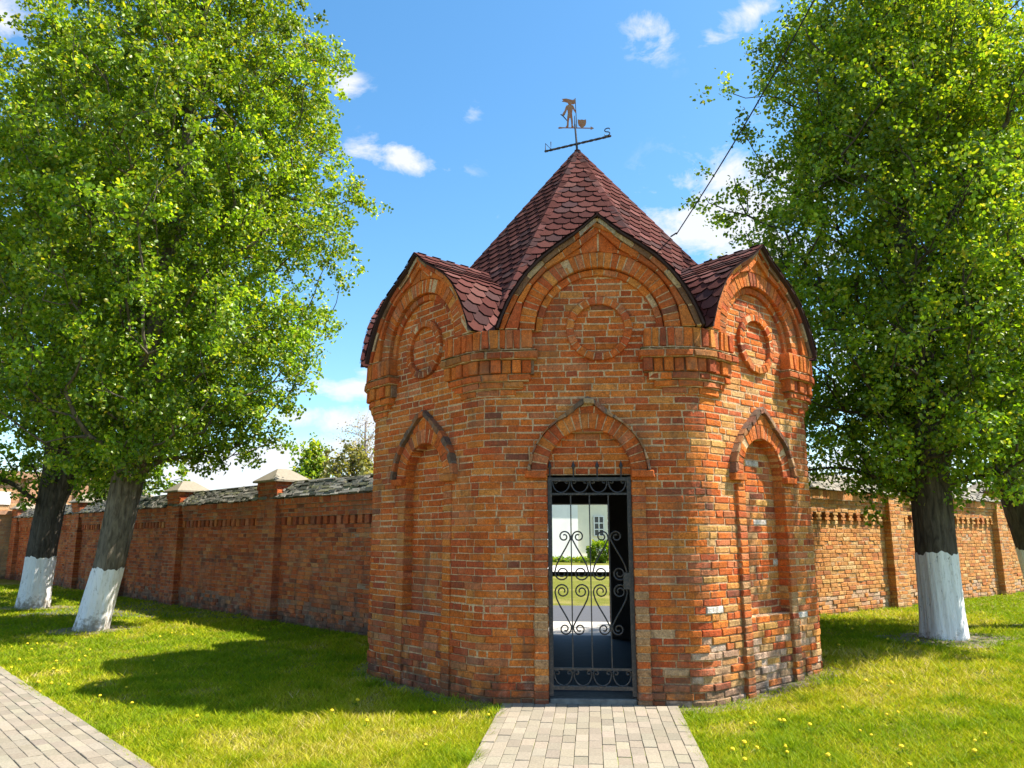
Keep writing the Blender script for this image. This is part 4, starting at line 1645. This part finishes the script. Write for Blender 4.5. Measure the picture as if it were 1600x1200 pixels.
# clipped hedge and bush in the yard
def leafy(name, label, cat, c, s, n, lsize, seed, round_=False, parts=True):
    r = np.random.default_rng(seed)
    root = thing(name, label, cat, (c[0], c[1], 0))
    if round_:
        v = r.normal(size=(n, 3)); v /= np.linalg.norm(v, axis=1)[:, None]
        P = np.array(c) + v * (np.array(s) / 2) * (r.uniform(.3, 1, n) ** .35)[:, None] * (1 + .15 * np.sin(4 * v[:, :1] * 3 + 2 * v[:, 2:3]))
    else:
        P = np.array(c) + r.uniform(-.5, .5, (n, 3)) * np.array(s)
    ci = r.choice(len(LEAF_PAL), n, p=LEAF_W)
    leaf_mesh('foliage', P, lsize, LEAF_PAL[ci] * r.uniform(.8, 1.2, n)[:, None], root, MAT['leaf'], seed=seed)
    mb = MB()
    for i in range(6):
        a = i * 1.05
        x, y = c[0] + s[0] * .12 * math.cos(a), c[1] + s[1] * .12 * math.sin(a)
        mb.tube([(c[0], c[1], 0), (x, y, c[2]), (c[0] + s[0] * .3 * math.cos(a), c[1] + s[1] * .3 * math.sin(a), c[2] + s[2] * .3)], [.05, .03, .01], 5)
    mb.build('stem', MAT['bark_dark'], root)
    return root


leafy('hedge', 'low clipped green hedge along the white house, seen through the gate', 'hedge', (-1.0, 44.5, .16), (22, 1.2, .32), 7000, .14, 51)
BX = far_pt(938, 858, 51.2).x
leafy('bush', 'rounded bright green bush under the window, seen through the gate', 'bush', (BX, 43.0, .72), (1.45, 1.4, 1.35), 1900, .16, 53, True)

# ------------------------------------------------------------------ cable
mb = MB()
a = Vector((CX + 1.50, CY + .25, 5.35)); a = far_pt(1057, 366, 11.0); b = far_pt(1262, -4, 7.4); b2 = b + (b - a) * .5
pts = []
for i in range(31):
    t = i / 30
    p = a.lerp(b2, t); p.z -= .18 * math.sin(math.pi * t)
    pts.append(p)
mb.tube(pts, .009, 5)
hk = (a - Vector((CX, CY, a.z))).normalized()
mb.tube([a + Vector((0, 0, .02)), a - hk * .10 - Vector((0, 0, .05))], .012, 6)
tag(mb.build('power_cable', MAT['cable']), 'thin black cable rising from the roof slope into the right tree', 'cable')

# ------------------------------------------------------------------ grass
def on_path(x, y):
    q = (np.stack([x, y], -1) - np.array([PA.x, PA.y]))
    t = q @ np.array([PN.x, PN.y])
    lp = (t > .025 + .025 * np.sin(5 * x)) & (t < 2.78)
    mp = (x > -.875 - .02 * np.sin(7 * y)) & (x < .755 + .02 * np.sin(9 * y)) & (y < .05) & (y > -5.2)
    return lp | mp


def fnoise(x, y, s, seed):
    r = np.random.default_rng(seed)
    o = np.zeros_like(x)
    for i in range(7):
        a = r.uniform(0, 6.28); f = s * r.uniform(.5, 2.2); p = r.uniform(0, 6.28)
        o += np.sin((x * math.cos(a) + y * math.sin(a)) * f + p + 1.3 * np.sin((x * math.sin(a) - y * math.cos(a)) * f * .7 + p))
    return o / 7


NG = 700000
yaw = R(5.85)
# sample in polar coordinates from the viewpoint, denser close by
u = rng.uniform(0, 1, NG)
dist = 5.2 * (32 / 5.2) ** (u ** 1.25)
ang = rng.uniform(R(-37), R(37), NG) + yaw
gx = -np.sin(ang) * dist; gy = -7.86 + np.cos(ang) * dist
keep = ~on_path(gx, gy)
rel = np.stack([gx - CX, gy - CY], -1)
ta = np.arctan2(rel[:, 1], rel[:, 0]); rd = np.linalg.norm(rel, axis=1)
keep &= rd > AP + .06 + .05 * np.sin(9 * ta)
# keep to the outer side of both walls
dl = (np.stack([gx + 3.78, gy - 5.11], -1) @ np.array([-.643, -.766]))
dr = (np.stack([gx - 4.15, gy - 7.29], -1) @ np.array([.7071, -.7071]))
keep &= np.where(gx < CX, dl > .02, dr > .02) | (gy < 2.2)
pn = fnoise(gx, gy, 1.1, 3); pn2 = fnoise(gx, gy, 4.0, 4)
soil_n = np.exp(-((rd - AP) / .35) ** 2) * .8
for (tx, ty, tr_) in ((-8.8, 5.4, .8), (-12.92, 9.39, .8), (5.0, 4.21, .85), (7.5, 5.9, .7)):
    soil_n = np.maximum(soil_n, np.exp(-(((gx - tx) ** 2 + (gy - ty) ** 2) / tr_ ** 2) ** 2) * .85)
thin = np.clip(.12 + .42 * (pn2 > .30) + .25 * (pn > .38), 0, .75)
keep &= rng.uniform(0, 1, NG) > np.maximum(soil_n, thin)
gx, gy, dist, pn, pn2 = gx[keep], gy[keep], dist[keep], pn[keep], pn2[keep]
n = len(gx)
pn3 = fnoise(gx, gy, 9.0, 8)
gz = np.vectorize(ground_h)(gx, gy)
hgt = rng.uniform(.018, .052, n) * (1 + .35 * pn) * (1 + .012 * dist) * (1 + .9 * np.clip(pn3 - .15, 0, .6) * 2)
wid = rng.uniform(.0025, .0055, n) * (dist / 6.5) ** .9
az = rng.uniform(0, 6.28, n)
lean = rng.uniform(.4, 2.0, n) * hgt
la = rng.uniform(0, 6.28, n)
base = np.stack([gx, gy, gz], -1)
sd_ = np.stack([np.cos(az), np.sin(az), np.zeros(n)], -1) * wid[:, None]
tip = base + np.stack([np.cos(la) * lean, np.sin(la) * lean, hgt], -1)
verts = np.stack([base - sd_, base + sd_, tip], 1).reshape(-1, 3)
gpal = np.array([(.165, .25, .008), (.265, .325, .010), (.37, .375, .014), (.46, .40, .06), (.56, .46, .19)])
w_dry = np.clip(.45 + 1.3 * pn + 1.0 * pn2 + .75 * np.exp(-((gx + 2.3) ** 2 / 2.6 + (gy + 1.55) ** 2 / .9)) + .6 * np.exp(-((gx - 2.3) ** 2 / 1.6 + (gy - .1) ** 2 / .5)), 0, 1.35)
ci = np.clip((rng.normal(1.25, .8, n) + 1.9 * (w_dry - .35) - 1.6 * np.clip(pn3 - .18, 0, .5) * 2), 0, 4).astype(int)
gc = gpal[ci] * rng.uniform(.8, 1.2, n)[:, None]
go = np_mesh('grass', verts, np.arange(n * 3).reshape(-1, 3), 3, gc, MAT['grass_blade'])
go['kind'] = 'stuff'
tag(go, 'short spring grass of the lawn around the tower, thin in dry patches', 'grass')
for i, (tx, ty, tr_) in enumerate(((-8.8, 5.35, .75), (-12.92, 9.3, .8), (5.0, 4.1, .95), (7.5, 5.85, .7))):
    soil_patch(tx, ty, tr_, tr_ * .8, i)

# ------------------------------------------------------------------ dandelions
def dandelion_mesh(kind):
    mb = MB()
    rr = .019
    rings = [[(rr * f * math.cos(a), rr * f * math.sin(a), h) for a in [k * math.pi / 5 for k in range(10)]] for f, h in ((.35, .045), (1.0, .056), (.75, .068))]
    vs = [p for r_ in rings for p in r_] + [(0, 0, .073)]
    fs = [(j * 10 + k, j * 10 + (k + 1) % 10, (j + 1) * 10 + (k + 1) % 10, (j + 1) * 10 + k) for j in range(2) for k in range(10)] + [(20 + k, 20 + (k + 1) % 10, 30) for k in range(10)]
    mb.add(vs, fs, (.8, .56, .02), 0)
    mb.tube([(0, 0, -.01), (.003, 0, .05)], .003, 5, (.12, .2, .03), 1)
    for i in range(7):
        a = i * .9 + .2
        ca, sa = math.cos(a), math.sin(a)
        ll = .055 + .02 * math.sin(i * 2.3)
        q = lambda u, w, h: (ca * u - sa * w, sa * u + ca * w, h)
        mb.add([q(.004, -.003, .004), q(ll * .6, -.011, .022), q(ll, 0, .012), q(ll * .6, .011, .022), q(.004, .003, .004)], [(0, 1, 2, 3, 4)], (.09, .16, .012), 1)
    me_o = mb.build('dandelion', [MAT['yellow'], MAT['grass_blade']])
    return me_o


proto = dandelion_mesh(0)
spots = []
dr_ = random.Random(77)
for cxp, cyp, sx, sy, cnt in ((1330, 1130, 230, 55, 34), (1180, 1165, 110, 30, 12), (70, 1050, 70, 22, 16), (240, 1010, 120, 14, 12), (560, 1150, 180, 35, 9), (210, 1100, 50, 14, 3), (1400, 1020, 90, 14, 6)):
    for _ in range(cnt):
        px, py = cxp + dr_.gauss(0, 1) * sx, cyp + dr_.gauss(0, 1) * sy
        d = pix_dir(px, py)
        if d.z > -.05 or not (-20 < px < 1620 and py < 1215):
            continue
        t = -(1.6 - .1 * (px > 1100)) / d.z
        p = Vector((0, -7.86, 1.6)) + d * t
        if bool(on_path(np.array([p.x]), np.array([p.y]))[0]) or (Vector((p.x - CX, p.y - CY)).length < AP + .2):
            continue
        spots.append((p.x, p.y))
for i, (x, y) in enumerate(spots):
    o = proto if i == 0 else proto.copy()
    if i:
        COL.objects.link(o)
    o.location = (x, y, ground_h(x, y) + .01)
    o.rotation_euler = (dr_.uniform(-.3, .3), dr_.uniform(-.3, .3), dr_.uniform(0, 6))
    k = dr_.uniform(.6, 1.05)
    o.scale = (k, k, k)
    if x > 0:
        tag(o, 'yellow dandelion in the grass right of the brick gate tower', 'flower', 'dandelions right of the tower')
    else:
        tag(o, 'yellow dandelion in the grass between tower and left paved path', 'flower', 'dandelions left of the tower')
